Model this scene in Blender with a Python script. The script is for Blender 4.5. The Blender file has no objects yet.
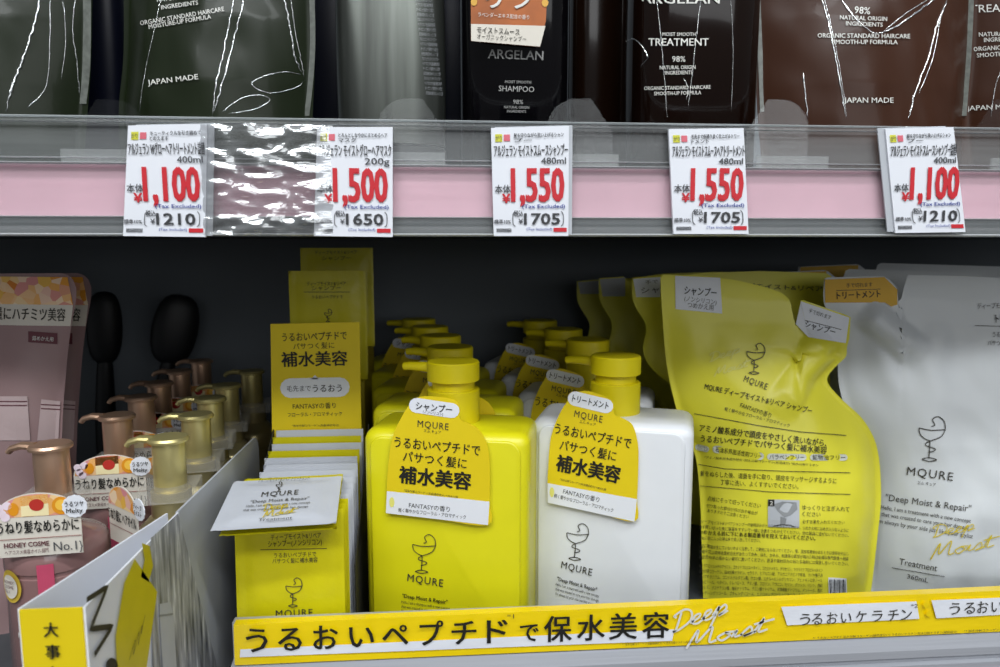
import bpy, bmesh, math, random
import numpy as np
from mathutils import Vector, Matrix, Euler, noise
random.seed(7)
SC = bpy.context.scene
COL = SC.collection
rad = math.radians
# ------------------------------------------------------------------ camera
F = 722.0
CH = .236
CAM = Vector((0, 0, CH))
YAW, PITCH = rad(4.5), math.atan(88 / 722)
ER = Euler((math.pi / 2 - PITCH, 0, -YAW))
RM = ER.to_matrix()
cd = bpy.data.cameras.new('camera'); cam = bpy.data.objects.new('camera', cd); COL.objects.link(cam)
cam.location = CAM; cam.rotation_euler = ER
cd.sensor_width = 36; cd.lens = F * 36 / 1000; cd.clip_start = .01
cd.dof.use_dof = True; cd.dof.focus_distance = .415; cd.dof.aperture_fstop = 12
SC.camera = cam

def ray(px, py): return RM @ Vector(((px - 500) / F, -(py - 333.5) / F, -1))
def P(px, py, Y):
    d = ray(px, py); return CAM + d * ((Y - CAM.y) / d.y)

class Fr:
    """a thing's own frame: u along its width, v up, w outwards from its front"""
    def __init__(s, o, yaw=0, tilt=0):
        s.o = Vector(o); s.yaw = rad(yaw); s.tilt = rad(tilt)
        s.R = Matrix.Rotation(s.yaw, 3, 'Z') @ Matrix.Rotation(s.tilt, 3, 'X')
        s.u = s.R @ Vector((1, 0, 0)); s.v = s.R @ Vector((0, 0, 1)); s.n = s.R @ Vector((0, -1, 0))
    def L(s, p, w=0):
        d = ray(*p); o = s.o + s.n * w
        q = CAM + d * ((o - CAM).dot(s.n) / d.dot(s.n)) - s.o
        return q.dot(s.u), q.dot(s.v)
    def S(s, p, surf):
        w = 0
        for _ in range(4):
            u, v = s.L(p, w); w = surf(u, v)
        return s.L(p, w)

# ------------------------------------------------------------------ materials
def lin(h):
    h = h.lstrip('#'); c = [int(h[i:i + 2], 16) / 255 for i in (0, 2, 4)]
    return [x / 12.92 if x <= .04045 else ((x + .055) / 1.055) ** 2.4 for x in c]

MATS = {}
def M(name, col, rough=.5, metal=0., coat=0., nz=.05, ns=60., bump=0., bs=200., alpha=1., trans=0., spec=.5, croughness=.05, emit=0., stretch=None):
    if name in MATS: return MATS[name]
    m = bpy.data.materials.new(name); m.use_nodes = True; nt = m.node_tree
    b = nt.nodes['Principled BSDF']; c = lin(col)
    tc = nt.nodes.new('ShaderNodeTexCoord'); mp = nt.nodes.new('ShaderNodeMapping')
    nt.links.new(tc.outputs['Object'], mp.inputs['Vector'])
    if stretch: mp.inputs['Scale'].default_value = stretch
    n = nt.nodes.new('ShaderNodeTexNoise'); n.inputs['Scale'].default_value = ns; n.inputs['Detail'].default_value = 3
    nt.links.new(mp.outputs[0], n.inputs['Vector'])
    r = nt.nodes.new('ShaderNodeValToRGB')
    r.color_ramp.elements[0].position = .3; r.color_ramp.elements[1].position = .7
    r.color_ramp.elements[0].color = [max(0, x * (1 - nz)) for x in c] + [1]
    r.color_ramp.elements[1].color = [min(1, x * (1 + nz)) for x in c] + [1]
    nt.links.new(n.outputs['Fac'], r.inputs[0]); nt.links.new(r.outputs[0], b.inputs['Base Color'])
    b.inputs['Roughness'].default_value = rough; b.inputs['Metallic'].default_value = metal
    b.inputs['Coat Weight'].default_value = coat; b.inputs['Coat Roughness'].default_value = croughness
    b.inputs['Alpha'].default_value = alpha; b.inputs['Transmission Weight'].default_value = trans
    b.inputs['Specular IOR Level'].default_value = spec
    if bump:
        n2 = nt.nodes.new('ShaderNodeTexNoise'); n2.inputs['Scale'].default_value = bs; n2.inputs['Detail'].default_value = 4
        nt.links.new(mp.outputs[0], n2.inputs['Vector'])
        bp = nt.nodes.new('ShaderNodeBump'); bp.inputs['Strength'].default_value = bump; bp.inputs['Distance'].default_value = .002
        nt.links.new(n2.outputs['Fac'], bp.inputs['Height']); nt.links.new(bp.outputs[0], b.inputs['Normal'])
        if coat: nt.links.new(bp.outputs[0], b.inputs['Coat Normal'])
    MATS[name] = m
    return m

def ramp_mat(name, kind, stops, scale, rough=.5, dist=0., stretch=None):
    m = bpy.data.materials.new(name); m.use_nodes = True; nt = m.node_tree; b = nt.nodes['Principled BSDF']
    tc = nt.nodes.new('ShaderNodeTexCoord'); mp = nt.nodes.new('ShaderNodeMapping'); nt.links.new(tc.outputs['Object'], mp.inputs['Vector'])
    if stretch: mp.inputs['Scale'].default_value = stretch
    if kind == 'voronoi':
        t = nt.nodes.new('ShaderNodeTexVoronoi'); t.inputs['Scale'].default_value = scale
        bw = nt.nodes.new('ShaderNodeRGBToBW'); nt.links.new(t.outputs['Color'], bw.inputs[0]); out = bw.outputs[0]
    elif kind == 'wave':
        t = nt.nodes.new('ShaderNodeTexWave'); t.inputs['Scale'].default_value = scale; t.inputs['Distortion'].default_value = dist
        t.inputs['Detail'].default_value = 3; out = t.outputs['Fac']
    else:
        t = nt.nodes.new('ShaderNodeTexNoise'); t.inputs['Scale'].default_value = scale; t.inputs['Detail'].default_value = 4; out = t.outputs['Fac']
    nt.links.new(mp.outputs[0], t.inputs['Vector'])
    r = nt.nodes.new('ShaderNodeValToRGB'); e = r.color_ramp.elements
    while len(e) < len(stops): e.new(.5)
    for el, (p, c) in zip(e, stops): el.position = p; el.color = lin(c) + [1]
    nt.links.new(out, r.inputs[0]); nt.links.new(r.outputs[0], b.inputs['Base Color']); b.inputs['Roughness'].default_value = rough
    MATS[name] = m
    return m

YEL = M('yellow_plastic', '#dcd514', .38, nz=.02, coat=.15, croughness=.3)
YCAP = M('yellow_cap_plastic', '#dccb0a', .42, nz=.02)
YTAG = M('yellow_card', '#e4ca0a', .55, nz=.02)
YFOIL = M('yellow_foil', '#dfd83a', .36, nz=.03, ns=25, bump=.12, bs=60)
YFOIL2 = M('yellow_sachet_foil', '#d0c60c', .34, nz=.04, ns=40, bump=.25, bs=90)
WFOIL = M('white_foil', '#d0d4d6', .4, nz=.02, ns=25, bump=.12, bs=60)
WSACH = M('white_sachet_foil', '#c6cad2', .4, nz=.04, ns=40, bump=.2, bs=90)
WPLA = M('white_plastic', '#dfe2e6', .35, nz=.015, coat=.15, croughness=.3)
WCARD = M('white_card', '#e4e7ee', .55, nz=.015)
GCARD = M('grey_card', '#b6bac0', .6, nz=.03)
ORTAB = M('amber_tab', '#d8a70c', .5, nz=.03)
INK = M('black_ink', '#171612', .6, nz=.02)
INKS = M('soft_black_ink', '#35322a', .6, nz=.02)
RED = M('red_ink', '#c8202c', .55, nz=.02)
BLU = M('blue_ink', '#2b3f96', .55, nz=.02)
GRY = M('grey_ink', '#4a4c50', .55, nz=.02)
GRYL = M('light_grey_ink', '#8a8d90', .55, nz=.02)
WINK = M('white_ink', '#dcdcd6', .5, nz=.02)
PALE = M('pale_yellow_ink', '#e6e27a', .5, nz=.02)
YINK = M('yellow_ink', '#d6c028', .5, nz=.02)
PINKCARD = M('pink_card', '#e4b2c2', .6, nz=.05, ns=30)
METAL = M('brushed_metal', '#aeb1b8', .38, metal=.25, nz=.08, ns=30, bump=.05, bs=80, stretch=(.15, 1, 6))
DMETAL = M('dark_shelf_metal', '#4c5054', .55, metal=.2, nz=.08)
BACK = M('back_panel_paint', '#666d73', .6, nz=.06, ns=8)
GREEN = M('dark_green_film', '#182010', .34, nz=.1, ns=14, spec=.25, coat=.07, bump=.22, bs=26, croughness=.06, stretch=(1.6, 1, .5))
BROWN = M('brown_film', '#3b2114', .34, nz=.08, ns=14, spec=.25, coat=.07, bump=.2, bs=26, croughness=.06, stretch=(1.6, 1, .5))
BLKG = M('glossy_black_plastic', '#08070a', .12, nz=.05, coat=.25, croughness=.03, spec=.3)
BRNG = M('glossy_dark_brown_plastic', '#150a06', .1, nz=.05, coat=.25, croughness=.03, spec=.3)
AMB = M('glossy_amber_plastic', '#1c0f08', .15, nz=.06, coat=.25)
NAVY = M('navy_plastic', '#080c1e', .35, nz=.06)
SILV = M('silver_grey_tube', '#474a46', .3, metal=.75, nz=.4, ns=55, stretch=(2, 1, .03))  # stretched noise paints upright streak reflections into the colour
PINKB = M('rose_brown_plastic', '#8c6a68', .25, nz=.06, coat=.8, trans=.0)
PINKD = M('rose_bronze_metal', '#d8b296', .34, metal=.8, nz=.05)
ROSE = M('rose_pink_foil', '#9c8080', .42, nz=.06, ns=20, bump=.15, bs=50)
GOLD = M('champagne_gold_metal', '#dccf8e', .36, metal=.75, nz=.05)
GOLDB = M('pale_gold_body', '#b3a77a', .3, metal=.6, nz=.05)
RIBBON = M('rose_ribbon', '#c24a68', .5, nz=.05)
DKRED = M('dark_red_ink', '#5e2430', .5, nz=.03)
BRSH = M('black_rubber', '#0d0e11', .5, nz=.1)
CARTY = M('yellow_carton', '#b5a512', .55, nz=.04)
GAP = M('dark_carton_edge', '#26241c', .7, nz=.1)
MINTC = M('cream_label', '#d8d2c6', .5, nz=.03)
CLIP = M('frosted_clip_plastic', '#dcdad2', .2, nz=.02, alpha=.22)
RAILC = M('hazy_rail_plastic', '#c3c7c8', .14, nz=.1, alpha=.13, bump=.04, bs=40, stretch=(.1, 1, 8))
SEAM = M('hazy_film_seam', '#6c706a', .3, nz=.25, ns=300, alpha=.85, coat=.6)
HONEY = ramp_mat('honey_and_flower_print', 'voronoi', [(0, '#c25a10'), (.25, '#e8a030'), (.45, '#f3d9b8'), (.6, '#d88a90'), (.75, '#e9b74a'), (1, '#f6efe6')], 160, .4)
HAIR = ramp_mat('grey_hair_print', 'noise', [(.3, '#4f5259'), (.45, '#8b8e96'), (.58, '#a9acb4'), (.72, '#e2e5ea')], 260, .45, 0., (1, 1, .14))

def film_mat(name, fac, rough, bump=0., bs=40., stretch=None, edge=0., col='#f4f7f8'):
    m = bpy.data.materials.new(name); m.use_nodes = True; nt = m.node_tree; nt.nodes.remove(nt.nodes['Principled BSDF'])
    g = nt.nodes.new('ShaderNodeBsdfGlossy'); g.inputs['Roughness'].default_value = rough; g.inputs['Color'].default_value = lin(col) + [1]
    t = nt.nodes.new('ShaderNodeBsdfTransparent'); x = nt.nodes.new('ShaderNodeMixShader')
    tc = nt.nodes.new('ShaderNodeTexCoord'); mp = nt.nodes.new('ShaderNodeMapping'); nt.links.new(tc.outputs['Object'], mp.inputs['Vector'])
    if stretch: mp.inputs['Scale'].default_value = stretch
    n = nt.nodes.new('ShaderNodeTexNoise'); n.inputs['Scale'].default_value = bs; n.inputs['Detail'].default_value = 4; nt.links.new(mp.outputs[0], n.inputs['Vector'])
    mr = nt.nodes.new('ShaderNodeMapRange'); mr.inputs[3].default_value = fac * .8; mr.inputs[4].default_value = fac * 1.2
    nt.links.new(n.outputs['Fac'], mr.inputs[0]); out = mr.outputs[0]
    if edge:
        lw = nt.nodes.new('ShaderNodeLayerWeight'); lw.inputs[0].default_value = .25
        ma = nt.nodes.new('ShaderNodeMath'); ma.operation = 'MULTIPLY_ADD'; ma.inputs[1].default_value = edge
        nt.links.new(lw.outputs['Facing'], ma.inputs[0]); nt.links.new(out, ma.inputs[2]); out = ma.outputs[0]
    if bump:
        bp = nt.nodes.new('ShaderNodeBump'); bp.inputs['Strength'].default_value = bump; bp.inputs['Distance'].default_value = .002
        nt.links.new(n.outputs['Fac'], bp.inputs['Height']); nt.links.new(bp.outputs[0], g.inputs['Normal'])
    nt.links.new(out, x.inputs[0]); nt.links.new(t.outputs[0], x.inputs[1]); nt.links.new(g.outputs[0], x.inputs[2])
    nt.links.new(x.outputs[0], nt.nodes['Material Output'].inputs['Surface']); MATS[name] = m
    return m
FILM = film_mat('crumpled_clear_film', .42, .2, .9, 40, (.3, 1, 3.0))
GLINT = film_mat('fold_glint_gloss', .85, .22, .3, 400)
CLEAR = film_mat('clear_plastic', .012, .06, 0, 40, None, .3)

# ------------------------------------------------------------------ mesh helpers
def mk(name, V, Fc, mats, parent=None, smooth=False, mi=None, sharp=35):
    me = bpy.data.meshes.new(name); me.from_pydata([tuple(v) for v in V], [], Fc); me.update()
    for m in (mats if isinstance(mats, (list, tuple)) else [mats]): me.materials.append(m)
    if mi is not None: me.polygons.foreach_set('material_index', mi)
    bm = bmesh.new(); bm.from_mesh(me)
    if mi is None or len(Fc) < 60000: bmesh.ops.recalc_face_normals(bm, faces=bm.faces)
    bm.to_mesh(me); bm.free()
    if smooth:
        me.polygons.foreach_set('use_smooth', [True] * len(me.polygons))
        me.set_sharp_from_angle(angle=rad(sharp))
    o = bpy.data.objects.new(name, me); COL.objects.link(o)
    if parent: o.parent = parent
    return o

def tag(o, label, cat, group=None, kind=None):
    if label: o['label'] = label
    if cat: o['category'] = cat
    if group: o['group'] = group
    if kind: o['kind'] = kind
    return o

def thing(name, f, label, cat, group=None):
    o = bpy.data.objects.new(name, None); COL.objects.link(o); o.empty_display_size = .02
    o.location = f.o; o.rotation_euler = f.R.to_euler()
    return tag(o, label, cat, group)

def copy_tree(o, parent=None):
    c = o.copy(); COL.objects.link(c); c.parent = parent
    for ch in [x for x in o.children]: copy_tree(ch, c)
    return c

def dup(o, loc, label, yaw=None):
    c = copy_tree(o); c.location = loc; c['label'] = label
    if yaw is not None: c.rotation_euler = (0, 0, rad(yaw))
    return c

class MB:
    """collects one part's geometry"""
    def __init__(s): s.V = []; s.F = []
    def add(s, V, Fc):
        b = len(s.V); s.V += [tuple(v) for v in V]; s.F += [tuple(i + b for i in f) for f in Fc]; return s
    def box(s, x0, x1, y0, y1, z0, z1):
        V = [(x, y, z) for x in (x0, x1) for y in (y0, y1) for z in (z0, z1)]
        return s.add(V, [(0, 1, 3, 2), (4, 6, 7, 5), (0, 4, 5, 1), (2, 3, 7, 6), (0, 2, 6, 4), (1, 5, 7, 3)])
    def loft(s, rings, cap0=True, cap1=True):
        n = len(rings[0]); V = [p for r in rings for p in r]; Fc = []
        for i in range(len(rings) - 1):
            for j in range(n):
                k = (j + 1) % n
                Fc.append((i * n + j, i * n + k, (i + 1) * n + k, (i + 1) * n + j))
        if cap0: Fc.append(tuple(range(n - 1, -1, -1)))
        if cap1: Fc.append(tuple((len(rings) - 1) * n + j for j in range(n)))
        return s.add(V, Fc)
    def lathe(s, prof, seg=32, c=(0, 0)):
        rings = [[(c[0] + r * math.cos(2 * math.pi * j / seg), c[1] + r * math.sin(2 * math.pi * j / seg), z) for j in range(seg)] for r, z in prof]
        return s.loft(rings)
    def sup(s, prof, n=6, seg=64):
        return s.loft([superring(a, b, n, z, seg) for a, b, z in prof])
    def plate(s, out, y0, y1):
        n = len(out); V = [(u, y0, v) for u, v in out] + [(u, y1, v) for u, v in out]
        Fc = [tuple(range(n)), tuple(range(2 * n - 1, n - 1, -1))] + [(j, (j + 1) % n, n + (j + 1) % n, n + j) for j in range(n)]
        return s.add(V, Fc)
    def tube(s, pts, r, seg=8, flat=1.):
        pts = [Vector(p) for p in pts]; rings = []
        up = Vector((0, 0, 1))
        for i, p in enumerate(pts):
            t = (pts[min(i + 1, len(pts) - 1)] - pts[max(i - 1, 0)]).normalized()
            a = t.cross(up)
            if a.length < 1e-3: a = t.cross(Vector((0, 1, 0)))
            a.normalize(); b = a.cross(t).normalized()
            rr = r[i] if isinstance(r, (list, tuple)) else r
            rings.append([p + a * (rr * math.cos(2 * math.pi * j / seg)) + b * (rr * flat * math.sin(2 * math.pi * j / seg)) for j in range(seg)])
        return s.loft(rings)
    def build(s, name, mat, parent=None, smooth=True, sharp=35): return mk(name, s.V, s.F, mat, parent, smooth, sharp=sharp)

def superring(a, b, n, z, seg=64):
    R = []
    for j in range(seg):
        t = 2 * math.pi * j / seg; c, q = math.cos(t), math.sin(t)
        k = (abs(c) ** n + abs(q) ** n) ** (-1 / n)
        R.append((a * c * k, b * q * k, z))
    return R

def cr(pts, k=6):
    """smooth curve through points"""
    p = [Vector(q) for q in pts]; out = []
    for i in range(len(p) - 1):
        a, b, c, d = p[max(i - 1, 0)], p[i], p[i + 1], p[min(i + 2, len(p) - 1)]
        for j in range(k):
            t = j / k
            out.append(.5 * (2 * b + (c - a) * t + (2 * a - 5 * b + 4 * c - d) * t * t + (3 * b - a - 3 * c + d) * t ** 3))
    out.append(p[-1])
    return out

def rrect(x0, x1, z0, z1, r, k=6):
    o = []
    for cx, cz, a0 in ((x1 - r, z1 - r, 0), (x0 + r, z1 - r, 90), (x0 + r, z0 + r, 180), (x1 - r, z0 + r, 270)):
        for i in range(k + 1):
            a = rad(a0 + 90 * i / k); o.append((cx + r * math.cos(a), cz + r * math.sin(a)))
    return o

# ------------------------------------------------------------------ printed matter
_tc = {}
def text_mesh(s, bold=0., sp=1., res=2):
    k = (s, bold, sp)
    if k not in _tc:
        c = bpy.data.curves.new('print', 'FONT'); c.body = s; c.resolution_u = res; c.offset = bold; c.space_character = sp
        o = bpy.data.objects.new('print', c)
        me = o.to_mesh()
        V = np.zeros(len(me.vertices) * 3); me.vertices.foreach_get('co', V); V = V.reshape(-1, 3)[:, :2]
        Fc = [tuple(p.vertices) for p in me.polygons]
        o.to_mesh_clear(); bpy.data.objects.remove(o); bpy.data.curves.remove(c)
        _tc[k] = (V, Fc)
    return _tc[k]

GOB = [[(.1, 1.05), (.5, 1.0), (.95, 1.05)], [(.1, 1.05), (.14, .86), (.3, .72), (.47, .66)], [(.95, 1.05), (.85, .84), (.7, .74), (.5, .66), (.36, .58), (.36, .5), (.55, .45), (.66, .4), (.6, .33), (.45, .29)],
       [(.47, .66), (.48, .4), (.47, .1)], [(.25, .06), (.47, .12), (.72, .06), (.47, 0), (.25, .06)], [(.95, 1.05), (.9, 1.3), (.7, 1.45), (.52, 1.35), (.6, 1.18), (.5, 1.12)]]
SCR = {'D': [[(.25, .9), (.2, .1), (.1, 0), (.35, .02), (.7, .3), (.65, .75), (.35, 1.), (0, .85), (.1, .7)]], 'e': [[(0, .15), (.3, .3), (.3, .48), (.12, .45), (.1, .12), (.3, 0), (.55, .15)]],
       'p': [[(0, .15), (.2, .5), (.02, -.5)], [(.15, .3), (.4, .5), (.5, .25), (.25, .02), (.6, .12)]], 'M': [[(0, -.05), (.25, .95), (.3, .2), (.7, .98), (.72, .1), (.95, .1)]],
       'o': [[(.25, .45), (.02, .25), (.2, 0), (.42, .25), (.25, .45), (.55, .4)]], 'i': [[(0, .1), (.15, .45), (.12, .08), (.35, .12)]], 's': [[(0, .1), (.25, .5), (.35, .15), (.1, 0), (.5, .12)]],
       't': [[(0, .1), (.25, .85), (.15, .1), (.45, .12)], [(-.05, .58), (.6, .66)]], 'r': [[(0, .1), (.12, .45), (.3, .42), (.25, .08), (.45, .12)]]}
ADV = {'D': .72, 'e': .42, 'p': .6, 'M': .95, 'o': .48, 'i': .3, 's': .42, 't': .5, 'r': .4}

class Decal:
    def __init__(s, f, w=0., surf=None, eps=.00035):
        s.f, s.w, s.surf, s.eps = f, w, surf, eps
        s.V, s.F, s.I, s.m, s.items = [], [], [], [], []; s.lift = 0
    def loc(s, p): return s.f.S(p, s.surf) if s.surf else s.f.L(p, s.w)
    def put(s, uv, Fc, mat):
        if mat not in s.m: s.m.append(mat)
        i = s.m.index(mat); b = len(s.V)
        for u, v in uv:
            w = s.surf(u, v) if s.surf else s.w
            s.V.append((u, -(w + s.eps + s.lift), v))
        c = len(s.F); s.F += [tuple(k + b for k in f) for f in Fc]; s.I += [i] * len(Fc); s.items.append((b, len(s.V), c, len(s.F))); return s
    def text(s, t, a, b, em, mat=INK, bold=0., sp=1.):
        V, Fc = text_mesh(t, 0., sp)
        if not len(V): return s
        A, B = Vector(s.loc(a)), Vector(s.loc(b)); d = B - A
        ln = math.hypot(b[0] - a[0], b[1] - a[1])
        up = Vector((-d.y, d.x)) / d.length
        # metres per pixel upwards at this place
        nx, ny = (b[1] - a[1]) / ln, -(b[0] - a[0]) / ln
        C = Vector(s.loc((a[0] + nx * em, a[1] + ny * em))); h = (C - A).length
        x0, x1 = V[:, 0].min(), V[:, 0].max()
        old = s.lift; s.lift += .0002
        bb = [(-bold, -bold * .6), (bold, -bold * .6), (-bold, bold * .6), (bold, bold * .6)] if bold else [(0, 0)]
        dn = d / d.length
        K = 12
        if s.surf:
            lo = [s.loc((a[0] + (b[0] - a[0]) * k / K, a[1] + (b[1] - a[1]) * k / K)) for k in range(K + 1)]
            hi = [s.loc((a[0] + (b[0] - a[0]) * k / K + nx * em, a[1] + (b[1] - a[1]) * k / K + ny * em)) for k in range(K + 1)]
            def at(tx, ty):
                q = tx * K; k = min(K - 1, max(0, int(q))); q -= k
                p0 = (lo[k][0] + (lo[k + 1][0] - lo[k][0]) * q, lo[k][1] + (lo[k + 1][1] - lo[k][1]) * q)
                p1 = (hi[k][0] + (hi[k + 1][0] - hi[k][0]) * q, hi[k][1] + (hi[k + 1][1] - hi[k][1]) * q)
                return p0[0] + (p1[0] - p0[0]) * ty, p0[1] + (p1[1] - p0[1]) * ty
        for bx, by in bb:
            if bold: s.lift += .00004
            if s.surf:
                s.put([at((x - x0) / (x1 - x0) + bx * em / ln, y + by) for x, y in V], Fc, mat); continue
            s.put([A + d * ((x - x0) / (x1 - x0)) + dn * (bx * h) + up * ((y + by) * h) for x, y in V], Fc, mat)
        s.lift = old
        return s
    def strip(s, uv, wd, mat):
        n = len(uv); L_, R_ = [], []
        for i in range(n):
            t = (Vector(uv[min(i + 1, n - 1)]) - Vector(uv[max(i - 1, 0)]))
            if t.length < 1e-9: t = Vector((1, 0))
            t.normalize(); nn = Vector((-t.y, t.x)) * wd / 2
            L_.append(Vector(uv[i]) + nn); R_.append(Vector(uv[i]) - nn)
        old = s.lift; s.lift += .0002
        s.put(L_ + R_, [(i, i + 1, n + i + 1, n + i) for i in range(n - 1)], mat); s.lift = old
        return s
    def line(s, pts, wpx, mat=INK, smooth=False, k=6):
        if smooth: pts = [tuple(q)[:2] for q in cr([(x, y, 0) for x, y in pts], k)]
        else:
            q = []
            for a, b in zip(pts, pts[1:]):
                for j in range(8): q.append((a[0] + (b[0] - a[0]) * j / 8, a[1] + (b[1] - a[1]) * j / 8))
            pts = q + [pts[-1]]
        uv = [s.loc(p) for p in pts]
        c = s.loc((pts[0][0], pts[0][1] + 1)); d0 = math.hypot(c[0] - uv[0][0], c[1] - uv[0][1])
        return s.strip(uv, wpx * d0, mat)
    def poly(s, pts, mat):
        uv = [s.loc(p) for p in pts]; return s.put(uv, [tuple(range(len(uv)))], mat)
    def quad(s, tl, tr, br, bl, mat, n=8, m=8):
        uv = []
        for j in range(m + 1):
            for i in range(n + 1):
                a, b = i / n, j / m
                x = (tl[0] * (1 - a) + tr[0] * a) * (1 - b) + (bl[0] * (1 - a) + br[0] * a) * b
                y = (tl[1] * (1 - a) + tr[1] * a) * (1 - b) + (bl[1] * (1 - a) + br[1] * a) * b
                uv.append(s.loc((x, y)))
        return s.put(uv, [(j * (n + 1) + i, j * (n + 1) + i + 1, (j + 1) * (n + 1) + i + 1, (j + 1) * (n + 1) + i) for j in range(m) for i in range(n)], mat)
    def pill(s, a, b, h, mat, k=6):
        """capsule from a to b (end centres of the straight run), h px high"""
        d = Vector((b[0] - a[0], b[1] - a[1])); d.normalize(); n = Vector((-d.y, d.x)); o = []
        for c, s0 in ((b, 0), (a, 1)):
            for i in range(k + 1):
                t = rad(-90 + 180 * i / k) + math.pi * s0
                o.append((c[0] + (d.x * math.cos(t) + n.x * math.sin(t)) * h / 2, c[1] + (d.y * math.cos(t) + n.y * math.sin(t)) * h / 2))
        return s.poly(o, mat)
    def disc(s, c, rx, ry, mat, k=24):
        return s.poly([(c[0] + rx * math.cos(2 * math.pi * i / k), c[1] + ry * math.sin(2 * math.pi * i / k)) for i in range(k)], mat)
    def emblem(s, base, h, mat=INK, wpx=.8, lean=0.):
        """cup with a curling snake; base = px of the foot's middle"""
        k = h / 1.45
        for st in GOB:
            s.line([(base[0] + (x - .5) * k + lean * y * k, base[1] - y * k + (x - .5) * k * lean) for x, y in st], wpx, mat, True)
        return s
    def script(s, word, a, b, h, mat, wpx=1.):
        tot = sum(ADV[c] for c in word); x = 0; d = ((b[0] - a[0]) / tot, (b[1] - a[1]) / tot)
        for c in word:
            for st in SCR[c]:
                s.line([(a[0] + (x + q[0]) * d[0] + q[1] * h * .25, a[1] + (x + q[0]) * d[1] - q[1] * h) for q in st], wpx, mat, True)
            x += ADV[c]
        return s
    def build(s, name, parent):
        if not s.V: return None
        A = np.array(s.V); B = [(A[i:j].min(0), A[i:j].max(0)) for i, j, k, l in s.items]; n = len(B); lab = list(range(n))
        def root(i):
            while lab[i] != i: i = lab[i]
            return i
        for i in range(n):
            for j in range(i):
                g = np.maximum(0, np.maximum(B[i][0] - B[j][1], B[j][0] - B[i][1]))
                if math.sqrt((g ** 2).sum()) < .018: lab[root(i)] = root(j)
        o = None
        for r in sorted({root(i) for i in range(n)}):
            V, Fc, I = [], [], []
            for i in range(n):
                if root(i) == r:
                    a, b, c, e = s.items[i]; off = len(V) - a; V += s.V[a:b]; Fc += [tuple(k + off for k in f) for f in s.F[c:e]]; I += s.I[c:e]
            o = mk(name, V, Fc, s.m, parent, mi=I)
        return o

# ------------------------------------------------------------------ setting
XL, XR = -.75, .8
DZ = -.022   # top of the lower shelf board
HL = .022
wb = MB().box(XL, XR, .80, .82, -.4, .75).build('wall_back', BACK, smooth=False); wb['kind'] = 'structure'
YF = .376   # front plane of the price rails
# lower shelf
f0 = Fr((0, 0, 0))
sh = thing('display_shelf', f0, 'lower grey metal shelf carrying the yellow bottles and pouches', 'shelf')
MB().box(XL, XR, YF + .012, .80, DZ - .02, DZ).build('shelf_board', DMETAL, sh, False)
xl = P(231, 650, YF).x
zl = lambda py, px=600, Y=YF: P(px, py, Y).z
z_t, z_b = zl(612), zl(648)
# raised front rail: profile in (y,z) extruded along x
prof = [(YF + .004, z_t), (YF + .004, z_b + .001), (YF - .0015, z_b - .0005), (YF - .0035, z_b - .008), (YF - .0035, z_b - .0125), (YF - .001, z_b - .0135), (YF - .001, z_b - .016), (YF - .004, z_b - .017), (YF - .004, z_b - .05), (YF + .010, z_b - .05), (YF + .010, z_t)]
n = len(prof)
mk('front_rail', [(xl, y, z) for y, z in prof] + [(XR, y, z) for y, z in prof], [tuple(range(n)), tuple(range(2 * n - 1, n - 1, -1))] + [(j, (j + 1) % n, n + (j + 1) % n, n + j) for j in range(n)], METAL, sh)
MB().box(xl, XR, YF - .0052, YF - .0042, z_b - .046, z_b - .021).build('rail_insert', PINKCARD, sh, False)
# the yellow advertising strip on the rail
fs = Fr(P(600, 648, YF - .001), 0)
st = thing('shelf_strip', fs, 'long yellow printed strip along the lower shelf front edge', 'sign')
f = fs
lw = lambda p: f.L(p)
u0, u1 = f.L((235, 657))[0], XR - f.o.x
zt, zb = f.L((600, 603.2))[1], f.L((600, 648.2))[1]
nx = 60
V, Fc = [], []
for i in range(nx + 1):
    u = u0 + (u1 - u0) * i / nx
    zq = zt - .0042 * max(0, 1 - i / nx * 1.15)
    for (yy, vv) in ((.0052, zq + .0002), (0, zq), (-.0006 - .0004 * math.sin(i * .9), (zq + zb) / 2), (-.001, zb), (.003, zb)):
        V.append((u, yy, vv))
for i in range(nx):
    for j in range(4): Fc.append((i * 5 + j, i * 5 + 5 + j, i * 5 + 6 + j, i * 5 + 1 + j))
YSTRIP = M('glossy_yellow_strip', '#f2d200', .3, nz=.02, coat=.9, bump=.35, bs=30, croughness=.12, stretch=(1, 1, 2.5))
WSTRIP = M('glossy_white_strip', '#e8ebf2', .3, nz=.02, coat=.9, bump=.35, bs=30, croughness=.12, stretch=(1, 1, 2.5))
mk('strip_card', V, Fc, YSTRIP, st, True)
d = Decal(f, .0012)
d.quad((240.5, 649), (674, 629), (672, 640.5), (240, 657), WSTRIP, 12, 1)
d.quad((781, 606.5), (916, 601), (919, 618.5), (787, 625), WSTRIP, 8, 1)
d.quad((931, 600), (1010, 597), (1010, 614), (936, 618), WSTRIP, 6, 1)
d.lift = .0003
xs = [(247, 268), (279, 302), (314, 338), (350, 374), (383, 408), (420, 443), (452, 476), (487, 507), (520, 538), (544, 571), (577, 604), (609, 636), (642, 668)]
for ch, (x, x1) in zip('うるおいペプチドで保水美容', xs):
    e = 22 if ch == 'で' else 28
    yb = 650.0 - (x - 247) * .037; wd_ = x1 - x
    d.text(ch, (x, yb), (x + wd_, yb - wd_ * .037), e, INK, .014)
d.text('*1', (507, 618), (514, 617.6), 6, INKS)
d.script('Deep', (670, 632), (727, 612), 20, WINK, 2.0)
d.script('Moist', (686, 647), (768, 630), 17, WINK, 2.1)
for ch, x in zip('うるおいケラチン', (799, 811, 826, 840, 855, 871, 887, 900)):
    d.text(ch, (x, 624.3 - (x - 799) * .05), (x + 10.5, 623.8 - (x - 799) * .05), 14, INKS)
d.text('*2', (910, 607), (917, 606.7), 5, INKS)
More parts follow.
